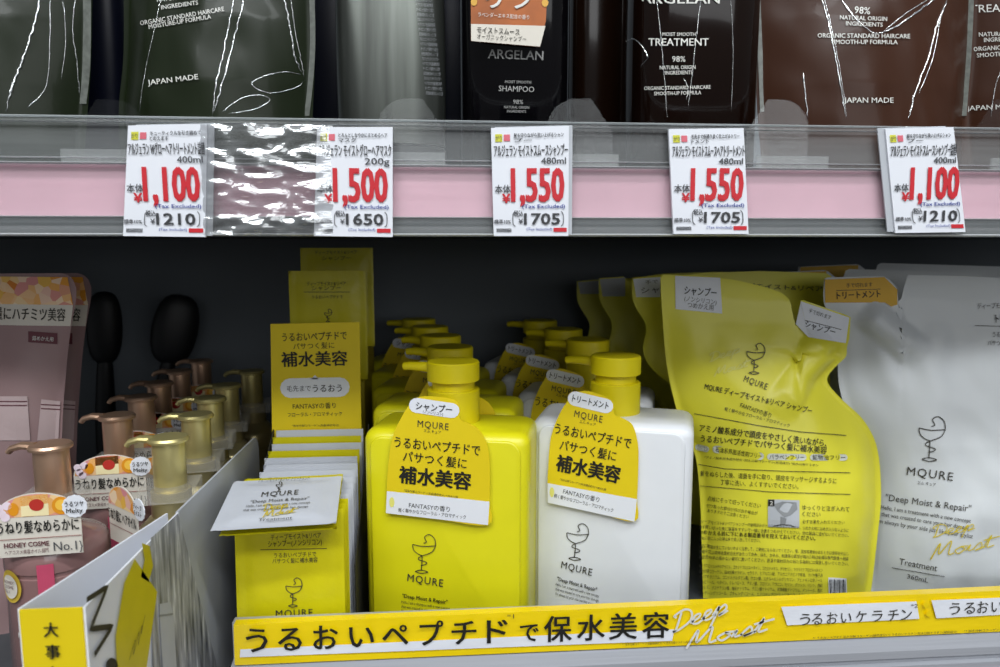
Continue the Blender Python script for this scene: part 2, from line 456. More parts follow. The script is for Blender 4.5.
for ch, x in zip('うるおい', (948, 963, 976, 990)):
    d.text(ch, (x, 613.5 - (x - 948) * .05), (x + 11, 613 - (x - 948) * .05), 14, INKS)
d.disc((925, 604.5), 2.6, 2.6, YSTRIP); d.disc((928, 613.5), 2.6, 2.6, YSTRIP)
d.text('*1 加水分解コラーゲン(毛髪補修成分) *2 加水分解ケラチン(毛髪補修成分)', (622, 644.5), (700, 641.8), 2.6, INKS)
d.text('*1 うるおいペプチド:加水分解コラーゲン(補修成分) *2 うるおいケラチン:加水分解ケラチン(補修成分)', (812, 638.5), (956, 632), 2.8, INKS)
d.text('*1 加水分解コラーゲン *2 加水', (963, 631.5), (1010, 629.5), 2.8, INKS)
d.build('printed_lettering', st)

# upper shelf with its price rail
f1 = Fr((0, 0, 0))
zr_t, zr_m, zr_p, zr_b = zl(124), zl(168), zl(217), zl(236.5)
DK = zr_m - .006
us = thing('display_shelf', Fr((0, 0, zr_b)), 'upper grey metal shelf carrying the dark hair care pouches and bottles', 'shelf')
o_ = -zr_b
MB().box(XL, XR, YF + .008, .80, .002, DK + o_).build('shelf_board', DMETAL, us, False)
RAILG = M('grey_rail_plastic', '#63686a', .35, nz=.1, ns=20, stretch=(.1, 1, 8))
MB().box(XL, XR, YF + .004, YF + .007, 0, zr_m + o_ + .001).build('rail_back', RAILG, us, False)
MB().box(XL, XR, YF + .0025, YF + .0038, zr_p + o_, zr_m + o_).build('rail_insert', PINKCARD, us, False)
pr = [(.0035, zr_t), (.0005, zr_t), (-.001, zr_t - .0015), (-.001, zr_t - .004), (.0006, zr_t - .005), (.0006, zr_m + .003), (-.0012, zr_m + .002), (-.0012, zr_m - .001), (.0006, zr_m - .002), (.0006, zr_p + .001), (-.0008, zr_p), (.0006, zr_b + .005), (-.0022, zr_b + .003), (-.0026, zr_b + .0005), (.004, zr_b), (.0034, zr_b + .002), (.002, zr_p), (.0019, zr_t - .004)]
n = len(pr)
mk('clear_rail_cover', [(XL, YF + y, z + o_) for y, z in pr] + [(XR, YF + y, z + o_) for y, z in pr], [tuple(range(n)), tuple(range(2 * n - 1, n - 1, -1))] + [(j, (j + 1) % n, n + (j + 1) % n, n + j) for j in range(n)], RAILC, us)

RAILHI = M('rail_highlight_plastic', '#d5dadc', .18, nz=.12, ns=30, alpha=.75, spec=.8, stretch=(.1, 1, 1))
for py, hh in ((124.6, .0011), (129, .0005), (163.0, .0007), (168.0, .0009), (218.5, .0006), (236, .0012)):  # pale slivers standing in for highlight lines along the rail
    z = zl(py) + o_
    MB().add([(x, YF + y, z + q) for x in (XL, XR) for y, q in ((-.0006, 0), (-.0022, hh * .5), (-.0006, hh), (.0004, hh * .5))], [(0, 1, 2, 3), (7, 6, 5, 4), (0, 4, 5, 1), (1, 5, 6, 2), (2, 6, 7, 3), (3, 7, 4, 0)]).build('rail_highlight', RAILHI, us, False)

# ------------------------------------------------------------------ price tags
def price_tag(c, nm, sub, ml, price, tx, label, film=0):
    TL, TR, BR, BL = c
    f = Fr(P(.5 * (BL[0] + BR[0]), BL[1], YF - .0040), 0)
    t = thing('price_tag', f, label, 'price tag', 'price tags on the upper shelf rail')
    o = [f.L(p) for p in c]
    MB().plate(o, 0, .0019).build('card', WCARD, t, False)
    if film:
        MB().plate([(u + film, v + .0006) for u, v in o], .0011, .0019).build('backing_sleeve', GCARD, t, False)
    d = Decal(f, 0)
    def q(x, y):
        a = (TL[0] + (TR[0] - TL[0]) * x, TL[1] + (TR[1] - TL[1]) * x); b = (BL[0] + (BR[0] - BL[0]) * x, BL[1] + (BR[1] - BL[1]) * x)
        return (a[0] + (b[0] - a[0]) * y, a[1] + (b[1] - a[1]) * y)
    H = BL[1] - TL[1]
    T = lambda s, x0, x1, y, h, m=GRY, b=0.: d.text(s, q(x0, y), q(x1, y), h * H, m, b)
    d.poly([q(.05, .06), q(.14, .06), q(.14, .13), q(.05, .13)], M('lime_yellow_ink', '#d3d23c', .5))
    d.poly([q(.16, .065), q(.24, .065), q(.24, .125), q(.16, .125)], M('pink_red_ink', '#d96a78', .5))
    T('がり', .055, .135, .115, .05, GRY)
    T(sub[0], .29, .93, .093, .045, GRY, .012); T(sub[1], .29, .52, .138, .045, GRY, .012)
    T(nm, .03, .985, .262, .125, M('dark_grey_ink', '#3a3b3e', .55), .01)
    T(ml, .64, .96, .342, .085, GRY, .012)
    T(price, .25, .93, .68, .44, RED, .022)
    T('本体', .03, .235, .60, .085, GRY, .012); T('¥', .125, .225, .695, .115, RED, .03)
    T('(Tax Excluded)', .385, .95, .745, .05, BLU, .01)
    T('税込', .275, .395, .815, .06, GRY, .015); T('¥', .335, .39, .885, .06, GRY, .02)
    T(tx, .41, .88, .892, .145, M('dark_grey_ink', '#3a3b3e', .55), .025)
    T('標準10%', 0.01, .23, .885, .045, GRY, .012); T('(Tax Included)', .44, .78, .948, .036, BLU)
    d.poly([q(.80, .925), q(.975, .925), q(.975, .962), q(.80, .962)], RED)
    for k in range(16): d.poly([q(.04 + k * .0125, .93), q(.048 + k * .0125, .93), q(.048 + k * .0125, .965), q(.04 + k * .0125, .965)], GRY)
    d.line([q(.285, .775), q(.262, .80), q(.258, .84), q(.262, .89), q(.29, .91)], .8, GRY, True)
    d.line([q(.90, .775), q(.925, .80), q(.93, .84), q(.925, .89), q(.90, .91)], .8, GRY, True)
    d.build('printed_lettering', t)
    return t
price_tag(((128, 125.5), (207, 124), (205.4, 237), (123, 236)), 'アルジェラン Wグローヘアトリートメント詰替', ('キューティクルを引き締めて', 'とのえます'), '400ml', '1,100', '1210', 'white price tag reading 1,100 under the dark green pouch', .0032)
price_tag(((317, 127), (392.6, 127), (392.6, 237), (314, 236)), 'アルジェラン モイストグローヘアマスク', ('とろんとしなやかにまとめるヘア', 'マスク'), '200g', '1,500', '1650', 'white price tag reading 1,500 for 200g, under the grey tube')
price_tag(((491, 128), (569, 126), (568.4, 236), (493.8, 236)), 'アルジェラン モイストスムースシャンプー', ('髪を守りながら洗い上げるシャン', 'プー'), '480ml', '1,550', '1705', 'white price tag reading 1,550 for 480ml, under the black bottle with an orange tag', .002)
price_tag(((668.7, 129), (743.7, 128), (748.6, 234), (673.6, 234)), 'アルジェラン モイストスムースヘアトリートメント', ('毛先まで指通り良く仕上げるトリー', 'トメント'), '480ml', '1,550', '1705', 'white price tag reading 1,550, under the dark brown treatment bottle')
price_tag(((885.4, 129), (953.6, 127), (965.6, 232), (895.5, 233)), 'アルジェラン モイストスムースシャンプー詰替', ('髪を守りながら洗い上げるシャン', 'プー'), '400ml', '1,100', '1210', 'white price tag reading 1,100 under the brown refill pouch', -.0038)

# crumpled clear film over the rail between two tags
fm = Fr(P(262, 237, YF - .003), 0)
u0, v0 = fm.L((203, 235)); u1, v1 = fm.L((333, 126))
nu, nv = 46, 40; V, Fc = [], []
for j in range(nv + 1):
    for i in range(nu + 1):
        u = u0 + (u1 - u0) * i / nu; v = v0 + (v1 - v0) * j / nv
        e = min(1, 5 * min(i / nu, 1 - i / nu, 1))
        h = .0042 * e * abs(noise.noise(Vector((u * 42 + v * 30, v * 130 - u * 24, 1.7)))) + .002 * e * noise.noise(Vector((u * 90, v * 260 + u * 60, 5)))
        V.append((u, -.0008 - abs(h) - .0012 * e, v))
for j in range(nv):
    for i in range(nu): Fc.append((j * (nu + 1) + i, j * (nu + 1) + i + 1, (j + 1) * (nu + 1) + i + 1, (j + 1) * (nu + 1) + i))
fo = mk('plastic_film', V, Fc, FILM, None, True, sharp=180); fo.location = fm.o
tag(fo, 'crumpled clear plastic film shining between the 1,100 tag and the 1,500 tag', 'plastic film')

# ------------------------------------------------------------------ pouch builder
def curve_fn(pts):
    """x as a smooth function of y through points sorted by y"""
    pts = sorted(pts, key=lambda p: p[0]); q = cr([(a, b, 0) for a, b in pts], 8)
    xs = np.maximum.accumulate(np.array([p[0] for p in q])); ys = np.array([p[1] for p in q])
    return lambda t: float(np.interp(t, xs, ys))

def lin_fn(pts):
    xs = [p[0] for p in pts]; ys = [p[1] for p in pts]
    return lambda t: float(np.interp(t, xs, ys))

class Pouch:
    def __init__(s, f, left, right, top, T=.028, seed=0, wr=.0014, flat=.006, extra=None, rc=.0, prof=None, wsx=22, wsz=16):
        s.f = f
        Lp = [f.L(p) for p in left]; Rp = [f.L(p) for p in right]; Tp = [f.L(p) for p in top]
        s.vm = max(v for u, v in Tp)
        Lp = [(0, Lp[0][0])] + [(v, u) for u, v in Lp if v > .001]; Rp = [(0, Rp[0][0])] + [(v, u) for u, v in Rp if v > .001]
        s.Lf, s.Rf = curve_fn(Lp), curve_fn(Rp)
        s.Tf = lin_fn(sorted(Tp))
        s.T, s.seed, s.wr, s.flat, s.extra, s.rc = T, seed, wr, flat, extra, rc
        s.wsx, s.wsz = wsx, wsz
        s.pf = lin_fn(prof or [(0, .75), (.12, 1), (.3, .98), (.5, .78), (.7, .42), (.86, .1), (.93, 0), (1, 0)])
    def topv(s, u, a, b):
        v = s.Tf(u)
        if s.rc:
            e = min(u - a, b - u)
            if e < s.rc: v -= s.rc - math.sqrt(max(0, s.rc ** 2 - (s.rc - max(e, 0)) ** 2))
        return v
    def surf(s, u, v):
        t = min(1, max(0, v / s.vm)); a, b = s.Lf(v), s.Rf(v)
        if b - a < .004: return 0
        e = min(u - a, b - u)
        if e <= 0: return 0
        q = min(1, max(0, (e - s.flat * .6) / (.5 * (b - a))))
        c = (1 - (1 - q) ** 2.6)
        w = s.T * s.pf(t) * c
        env = min(1, e / .02) * min(1, s.pf(t) * 3 + .12)
        w += s.wr * env * (noise.noise(Vector((u * s.wsx * (1 + t), v * s.wsz, s.seed))) + .5 * noise.noise(Vector((u * 60 + v * 22, v * 38 - u * 15, s.seed + 9))))
        if s.extra: w += s.extra(u, v) * min(1, e / .006)
        return max(w, .0001)
    def build(s, name, mat, parent, nu=84, nv=96, backk=.8):
        V, idx, bid = [], {}, {}
        for j in range(nv + 1):
            t = j / nv; vn = t * s.vm; a, b = s.Lf(vn), s.Rf(vn)
            for i in range(nu + 1):
                u = a + (b - a) * i / nu
                k = s.topv(u, a, b) / s.vm
                v = vn * (1 + t ** 4 * (k - 1))
                edge = i in (0, nu) or j == nv
                w = .0002 if edge else s.surf(u, vn if t < .8 else v)
                idx[i, j] = len(V); V.append((u, -w, v))
                if edge and not (j == 0): bid[i, j] = idx[i, j]
                else: bid[i, j] = len(V); V.append((u, .0006 + backk * w, v))
        Fc = []
        for j in range(nv):
            for i in range(nu):
                Fc.append((idx[i, j], idx[i + 1, j], idx[i + 1, j + 1], idx[i, j + 1]))
                Fc.append((bid[i, j], bid[i, j + 1], bid[i + 1, j + 1], bid[i + 1, j]))
        for i in range(nu): Fc.append((idx[i, 0], bid[i, 0], bid[i + 1, 0], idx[i + 1, 0]))
        Fc = [tuple(dict.fromkeys(q)) for q in Fc]; Fc = [q for q in Fc if len(q) > 2]
        return mk(name, V, Fc, mat, parent, True, sharp=60)
    def strip(s, pts, wd=.0012, k=8):
        """points on the surface for a glint line along the film"""
        out = []
        for p in cr([(x, y, 0) for x, y in pts], 8):
            u, v = s.f.S((p.x, p.y), s.surf); out.append((u, -s.surf(u, v) - wd * .2, v))
        return out

# ------------------------------------------------------------------ refill pouches of the lower shelf
def cap_bump(f, a, b, amp, wd):
    A, B = Vector(f.L(a)), Vector(f.L(b)); ln = (B - A).length; d = (B - A) / ln
    def fn(u, v):
        q = Vector((u, v)) - A; t = q.dot(d) / ln; r = abs(q.x * d.y - q.y * d.x)
        k = min(1, max(0, t / .18)) * min(1, max(0, (1.1 - t) / .3))
        return amp * k * max(0, 1 - (r / wd) ** 2) if r < wd else 0
    return fn

def base(px, Y): q = P(px, 400, Y); return (q.x, q.y, DZ)

# front yellow pouch
fy = Fr(base(775, .485), -8)
bump = cap_bump(fy, (826, 333), (772, 402), .006, .012)
py_ = Pouch(fy, [(702, 628), (702, 560), (700, 500), (695, 455), (682, 428), (667.5, 370), (662, 310), (660.5, 278)],
            [(866, 628), (871, 590), (877, 540), (881, 495), (877.4, 448), (864, 418), (842, 395), (829, 379), (828.5, 369), (838, 355), (846.5, 343.5), (848, 330), (850.5, 317)],
            [(655, 275.5), (664, 274.5), (700, 275.5), (735, 280), (765, 287), (782, 293), (789, 299), (792, 308), (794, 325), (797, 325), (799, 301), (803, 300), (845, 314.5), (850, 317), (853, 318)], T=.03, seed=3, wr=.0026, extra=bump)
t = thing('refill_pouch', fy, 'yellow shampoo refill pouch with back text and white spout tab, at the front', 'refill pouch', 'yellow refill pouches')
py_.build('pouch_body', YFOIL, t)
d = Decal(fy, surf=py_.surf, eps=.0006)
d.quad((675, 275.8), (720, 277.8), (722, 313.5), (675.5, 309), WCARD)
d.quad((800.5, 301.2), (849, 317.5), (845.5, 343), (808, 337), WCARD)
d.poly([(795.5, 324), (800.5, 302), (808, 337)], WCARD)
d.text('シャンプー', (684, 293.5), (716, 296.5), 9.5, INK, .01); d.text('(ノンシリコン)', (684, 300.5), (716, 304.5), 6, INKS); d.text('つめかえ用', (687, 307), (713, 310), 6.5, INKS)
d.text('手で切れます', (808, 312), (830, 319.5), 5, INKS); d.line([(802, 319.5), (841, 329.5)], .6, INKS); d.text('シャンプー', (804, 326.5), (834, 335), 8, INK, .01)
d.script('Deep', (708, 362), (740, 352), 9, PALE, .9); d.script('Moist', (714, 376), (748, 366), 9, PALE, .9)
d.emblem((754, 374), 31, INKS, .8, .05); d.text('MQURE', (743, 381), (766, 389.5), 9, INKS, 0, 1.2)
d.text('MQURE ディープモイスト&リペア シャンプー', (704, 388.5), (811, 413.4), 7.5, INK, .005)
d.text('FANTASYの香り', (739.5, 406.5), (770, 417.5), 6, INK); d.text('軽く華やかなフローラル・アロマティック', (724, 410), (789, 427), 4.2, INKS)
d.line([(694, 413.4), (725, 419), (759, 425.4), (800, 431.5), (846, 435)], .6, INKS)
d.text('アミノ酸系成分で頭皮をやさしく洗いながら、', (699, 430.5), (826, 446), 8, INK, .01); d.text('うるおいペプチドでパサつく髪に補水美容', (700, 441), (826, 453), 8, INK, .01)
for a, b, s_, h in (((698, 447), (706, 449), 'シリコン', 6), ((716, 449), (760, 456), '石油系界面活性剤フリー', 7.5), ((770, 456.5), (803, 457), 'パラベンフリー', 6.5), ((813, 457), (844, 457.2), '鉱物油フリー', 6.5)):
    d.pill(a, b, h, M('pale_pill_ink', '#c9ccc0', .5)); d.text(s_, (a[0] - 1, a[1] + 2.1), (b[0] + 1, b[1] + 2.1), 5.6, INK)
d.text('*アミノ酸系洗浄成分配合 *加水分解コラーゲン(保湿成分) *加水分解ケラチン', (704, 458), (818, 466), 2.8, INKS)
d.line([(698, 464), (724, 468.5), (790, 471), (850, 472.4)], .6, INKS)
d.text('髪をぬらした後、適量を手に取り、頭皮をマッサージするように', (700, 475.5), (836, 482.8), 6, INK); d.text('丁寧に洗い、よくすすいでください。', (720, 484), (798, 488.5), 6, INK)
d.line([(700, 485.5), (770, 491.5), (850, 494)], .6, INKS)
d.quad((767.7, 499), (799, 500), (799, 527.5), (767.7, 526.5), GCARD)
d.lift = .0003
d.poly([(767.7, 499), (774, 499.2), (774, 505.8), (767.7, 505.6)], INK); d.text('2', (769.3, 504.6), (772.4, 504.7), 6, WINK)
d.poly([(773, 504), (782, 501), (796, 502), (797, 509), (790, 515), (784, 517), (777, 510)], GRYL); d.poly([(780, 516), (786, 518), (785, 524), (780, 524)], GRYL); d.line([(772, 526), (780, 524), (790, 524.5), (794, 526.5)], .7, INKS)
d.lift = 0
d.text('点線にそって切ってください', (707, 500), (760, 507.5), 5.4, INK); d.text('切り取った部分が飛び出す場合が', (706, 506.5), (757, 514.5), 4); d.text('ありますのでご注意ください', (707, 511.5), (748, 518), 4)
d.text('ゆっくりと注ぎ入れて', (802, 509), (849, 511), 5.6, INK); d.text('ください', (802, 515.5), (820, 516.2), 5.6, INK); d.text('必ず全量を入れてください', (802, 522.5), (844, 523.5), 4)
paras = ['ディープモイスト&リペアシャンプーの使用済みボトルにつめかえてください。つめかえ時には水が入らないように',
         '必ず使い切った後に容器をすすいで一緒に全量をつめかえてください。他の製品に混ぜないでください。',
         'つめかえる前に下にある製造番号を控えておいてください。', 'まれに目に入った時は水で洗い流してください。',
         'お肌に異常が生じていないかよく注意して、ご使用にならないでください。傷、湿疹等異常のあるときは使用を中止し',
         '使用中又は使用後直射日光があたって赤み、はれ、かゆみ、刺激等の異常が現れた時は皮膚科専門医等へ相談',
         '乳幼児の手の届かない場所に置いてください。高温や直射日光の当たる場所には保管しないでください。',
         '水、ラウロイルメチルアラニン、コカミドプロピルベタイン、コカミドメチル、グリセリン、ラウラミドプロピルベタイン',
         '加水分解コラーゲン、加水分解ケラチン、セラミド、ヒアルロン酸、アルガニアスピノサ核油、ツバキ種子油',
         'ポリクオタニウム、ココイルグルタミン酸、クエン酸、エチルヘキシルグリセリン、フェノキシエタノール',
         'ソルビトール、ベタイン、トレハロース、アミノ酸、プロリン、アラニン、セリン、グリシン、リシン、香料',
         'ラウレス、ジステアリン酸、塩化ナトリウム、クエン酸ナトリウム、安息香酸ナトリウム、メントール、香料',
         'ペンチレングリコール、ブチレングリコール、ヒドロキシプロピルトリモニウムクロリド、カラメル']
for i, s_ in enumerate(paras):
    y0 = 523 + i * 5.4 + (3 if i > 3 else 0) + (3 if i > 6 else 0)
    x1 = 848 if i < 7 else 822
    if i == 2: x1 = 815
    if i == 3: x1 = 760
    d.text(s_, (699, y0), (x1, y0 + 8.5 * (x1 - 699) / 150 - i * .35), 5 if i == 2 else 4.1, INK if i == 2 else INKS, .012 if i == 2 else 0.)
d.quad((828, 577), (846, 578), (846.5, 597), (828.5, 596.5), WCARD)
for k in range(11): d.line([(829.5 + k * 1.5, 579), (830 + k * 1.5, 593)], .5 + .5 * (k % 3 == 0), INK)
d.build('printed_lettering', t)
YP = t

# pouches of the same kind queued behind it
def plain_pouch(f, left, right, top, mat, label, tabq=None, tabmat=None, texts=(), group=None, seed=1, tabpoly=None):
    p = Pouch(f, left, right, top, T=.02, seed=seed, wr=.002)
    t = thing('refill_pouch', f, label, 'refill pouch', group); p.build('pouch_body', mat, t, 60, 60)
    d = Decal(f, surf=p.surf, eps=.0006)
    if tabq: d.quad(*tabq, tabmat)
    for a in texts: d.text(*a)
    d.build('printed_lettering', t); return t, p
def left_spout(dx, dy, sc=1., seed=1):
    q = lambda x, y: (660 + (x - 660) * sc + dx, 450 + (y - 450) * sc + dy)
    L_ = [q(716, 640), q(714, 540), q(708, 440), q(694, 408), q(672, 385), q(652, 368), q(643, 350), q(646, 330), q(645, 320), q(634, 300), q(632, 285)]
    R_ = [q(830, 640), q(830, 540), q(830, 440), q(830, 300)]
    T_ = [q(632, 278), q(660, 276), q(664, 284), q(668, 278), q(700, 273), q(760, 271), q(826, 273), q(834, 278)]
    return L_, R_, T_, q
GY = 'yellow refill pouches'
L_, R_, T_, q = left_spout(0, 0)
plain_pouch(Fr(base(735, .535), -3), L_, R_, T_, YFOIL, 'yellow refill pouch directly behind the front one, white spout tab beside the white bottles', (q(633, 279), q(660, 277), q(660, 297), q(636, 297)), WCARD,
            [('手で', q(645, 284), q(658, 283), 4.5, INKS), ('シャ', q(641, 293), q(659, 292), 7, INK), ('ディープモイスト&リペア', q(790 - 70, 287), q(822, 291), 6, INKS)], GY)
L_, R_, T_, q = left_spout(-35, -10, .94)
plain_pouch(Fr(base(700, .635), -3), L_, R_, T_, YFOIL, 'dim yellow refill pouch in the shade, second behind the front yellow pouch', (q(633, 279), q(660, 277), q(660, 297), q(636, 297)), GCARD, [], GY, 2)
L_, R_, T_, q = left_spout(-58, -14, .90)
plain_pouch(Fr(base(680, .705), -3), L_, R_, T_, YFOIL, 'darkest yellow refill pouch, last of the yellow queue near the back panel', (q(633, 279), q(660, 277), q(660, 292), q(636, 292)), GCARD, [], GY, 4)

# white treatment pouch
fw = Fr(base(935, .482), -10)
bw_ = cap_bump(fw, (862, 310), (915, 352), .006, .012)
pw = Pouch(fw, [(868, 605), (868, 540), (866, 490), (858, 450), (847, 415), (839, 385), (838, 355), (842, 335), (836, 318), (824.5, 303), (824, 280)],
           [(1042, 605), (1046, 500), (1044, 400), (1040, 280)],
           [(822, 280), (827, 277.5), (884, 276), (891, 281), (897.5, 289), (898.5, 303), (900, 303), (901, 280), (907, 275), (960, 276), (1042, 280)], T=.026, seed=11, wr=.003, extra=bw_)
t = thing('refill_pouch', fw, 'white treatment refill pouch with amber spout tab, at the front beside the yellow pouch', 'refill pouch', 'white refill pouches')
pw.build('pouch_body', WFOIL, t)
d = Decal(fw, surf=pw.surf, eps=.0006)
d.poly([(824.6, 279.5), (884, 277), (897, 289.5), (897, 304.5), (891, 306.5), (884.5, 302.4), (825, 302.6)], ORTAB)
d.text('手で切れます', (846, 287.4), (872, 286.2), 5, INKS); d.line([(836, 290.5), (880, 289)], .6, INKS); d.text('トリートメント', (836.5, 298.7), (880, 296.7), 8.5, INK, .012)
d.text('ディープモイスト&リペア', (977, 308.5), (1030, 307), 6.5, INKS); d.text('トリートメント', (995, 322), (1035, 321), 9.5, INK, .01); d.line([(974.5, 325.5), (1035, 327)], .6, INKS)
d.text('うるおいペプチドで', (992, 336.5), (1030, 337), 6, INKS); d.text('パサつく髪に補水美容', (987, 345), (1030, 346), 6, INKS)
d.emblem((929, 461), 45, INKS, .9, .06); d.text('MQURE', (906, 474.5), (952, 480.5), 12, INKS, 0, 1.15); d.text('エム キュア', (917, 483.5), (935, 486), 4, INKS)
d.text('"Deep Moist & Repair"', (884.6, 500), (970, 511.5), 9.5, INKS)
for i, (s_, a, b) in enumerate((('Hello, I am a treatment with a new concept', (880, 508.5), (970, 522.5)), ('that was created to care your hair damage,', (880.5, 515.5), (969, 529.5)), ("I'm always by your side just like your stylist", (876, 522), (972, 538)))): d.text(s_, a, b, 6, INKS)
d.lift = .0003; d.script('Deep', (930, 537), (974, 529), 12, YINK, .8); d.script('Moist', (930, 558), (994, 546), 15, YINK, 1.0)
d.text('Treatment', (898, 563.5), (936, 570.5), 9, INKS); d.line([(891, 567), (944, 576)], .6, INKS); d.text('360mL', (906, 577.5), (927, 582), 6.5, INKS)
d.build('printed_lettering', t)
def white_back(f, dx, dy, label, seed):
    q = lambda x, y: (x + dx, y + dy)
    return plain_pouch(f, [q(850, 600), q(850, 450), q(846, 360), q(835, 320), q(824, 300), q(824, 280)], [q(1040, 600), q(1040, 280)],
                       [q(820, 280), q(884, 277), q(892, 283), q(899, 292), q(901, 279), q(907, 276), q(1042, 280)], WFOIL, label, (q(826, 280), q(884, 278), q(884, 301), q(826, 301)), ORTAB, [], 'white refill pouches', seed)
white_back(Fr(base(915, .56), -4), -58, -7, 'white refill pouch behind the front white one, amber tab half hidden', 5)
white_back(Fr(base(930, .62), -4), -26, -13, 'dim white refill pouch in the shade, last of the white queue', 6)

# ------------------------------------------------------------------ pump bottles
BA, BB = .0515, .0282
HB = HL - .0028
def bottle(f, bodymat, label, group, face, name='pump_bottle'):
    t = thing(name, f, label, 'pump bottle', group)
    R = .0075; pr = [(BA - .004, BB - .004, 0), (BA - .001, BB - .001, .001), (BA, BB, .004)]
    zt = .1245 + HL
    for i in range(8):
        a = rad(90 * i / 7); pr.append((BA - R * (1 - math.cos(a)), BB - R * (1 - math.cos(a)), zt - R + R * math.sin(a)))
    pr += [(BA * .55, BB * .55, zt + .0012)]
    MB().sup(pr, 11, 88).build('body', bodymat, t, sharp=50)
    # raised panel on the front
    w = BA - .0050; o = []
    mbp = MB()
    for (ins, y) in ((0, BB - .006), (0, BB - .0002), (.0006, BB + .0004), (.0014, BB + .0006)):
        o.append([(u, -y, v) for u, v in rrect(-w + ins, w - ins, .008 + ins, .1205 + HL - ins, .008 - ins)])
    mbp.loft(o); mbp.build('front_panel', bodymat, t, sharp=60)
    MB().lathe([(.0160, .124 + HL), (.0166, .1245 + HL), (.0166, .1484 + HB), (.0160, .149 + HB), (.0120, .149 + HB)]).build('collar', YCAP, t)
    MB().lathe([(.0135, .1480 + HB), (.0135, .1550 + HB)]).build('pump_neck', YCAP, t)
    h = MB().lathe([(.0155, .1540 + HB), (.0166, .1546 + HB), (.0166, .1656 + HB), (.0158, .1666 + HB), (.004, .1668 + HB)]).build('pump_head', YCAP, t)
    MB().tube([(-.010, .003, .1612 + HB), (-.020, .0055, .1612 + HB), (-.030, .008, .1612 + HB), (-.0345, .0092, .1606 + HB)], [.0036, .0033, .0028, .0026], 12, 1.).build('spout', YCAP, h)
    d = Decal(f, BB + .0008); face(d); d.build('printed_lettering', t)
    return t

def neck_tag(t, f, outline, dec, w=BB + .004):
    o = [f.L(p, w) for p in outline]; out = [tuple(q)[:2] for q in cr([(a, b, 0) for a, b in o + [o[0]]], 4)][:-1]
    k = MB().plate(out, -w, -w + .0006).build('neck_tag', YTAG, t, False)
    d = Decal(f, w, eps=.0002); dec(d); d.build('printed_lettering', k)

# yellow shampoo row
fyb = Fr(base(453.5, .452), -13)
def face_y(d):
    d.emblem((422, 573), 39, INKS, .85, .06); d.text('MQURE', (407.5, 580.5), (443, 586.5), 10.5, INKS, .003, 1.15)
    d.text('"Deep Moist & Repair"', (402.5, 597), (447.5, 603.5), 5.6, INK, .01)
    for i, (s_, x1) in enumerate((('Hello, I am a shampoo with a new concept', 450), ('that was created to care your hair damage,', 450), ("I'm always by your side just like your stylist", 452))):
        d.text(s_, (401.5, 602.5 + i * 4.6), (x1, 609.5 + i * 4.6), 4, INKS)
yb = bottle(fyb, YEL, 'yellow shampoo pump bottle with neck tag, front of the yellow row', 'yellow shampoo pump bottles', face_y)
def tag_y(d):
    d.quad((387, 491), (489.5, 501.5), (488, 525), (386, 513), WCARD, 4, 2)
    d.pill((416.5, 405.3), (452, 410.5), 15, WCARD)
    d.text('シャンプー', (416, 408.5), (452, 413), 8.6, INK, .01); d.text('(ノンシリコン)', (423, 412.6), (443, 415.6), 3.6, INKS)
    d.text('MQURE', (417.6, 426.5), (448.5, 430), 9.5, INKS, 0, 1.15); d.text('エム キュア', (424, 431.7), (441, 433.7), 3.6, INKS)
    d.text('うるおいペプチドで', (394.5, 446), (480, 455), 12, INK, .008); d.text('パサつく髪に', (403, 460), (466.5, 468), 11.5, INK, .008); d.text('補水美容', (399.5, 481), (470.5, 488.5), 18.5, INK, .03)
    d.text('*加水分解コラーゲン(毛髪補修成分) *1加水分解', (404, 491), (458, 498), 2.6, INKS)
    d.text('FANTASYの香り', (409, 507), (450, 511.5), 6, INK); d.text('軽く華やかなフローラル・アロマティック', (398.4, 511.3), (466, 518.7), 4.5, INKS)
    d.lift = .0002; d.disc((392, 502), 2.6, 5, PALE)
neck_tag(yb, fyb, [(386, 513), (386.8, 491), (388, 468), (392, 439), (401, 418), (411, 403), (420, 397), (438, 397), (458, 402), (460, 419), (470, 424), (479, 430), (486.5, 443), (489.5, 463), (489.5, 501), (488, 525), (437, 519)], tag_y)
ordn = ['second', 'third', 'fourth', 'fifth']
for i, (cx, Y) in enumerate(((450, .518), (440.5, .584), (430, .651), (419, .718))):
    q = P(cx, 340, Y); cb = dup(yb, (q.x, q.y, DZ), f'yellow shampoo pump bottle, {ordn[i]} from the front of the yellow row' if i < 3 else 'yellow shampoo pump bottle at the back end of the yellow row')
    for ch in cb.children:
        if ch.name.startswith('neck_tag'): ch.location = (.0115 - .003 * i, 0, .002)
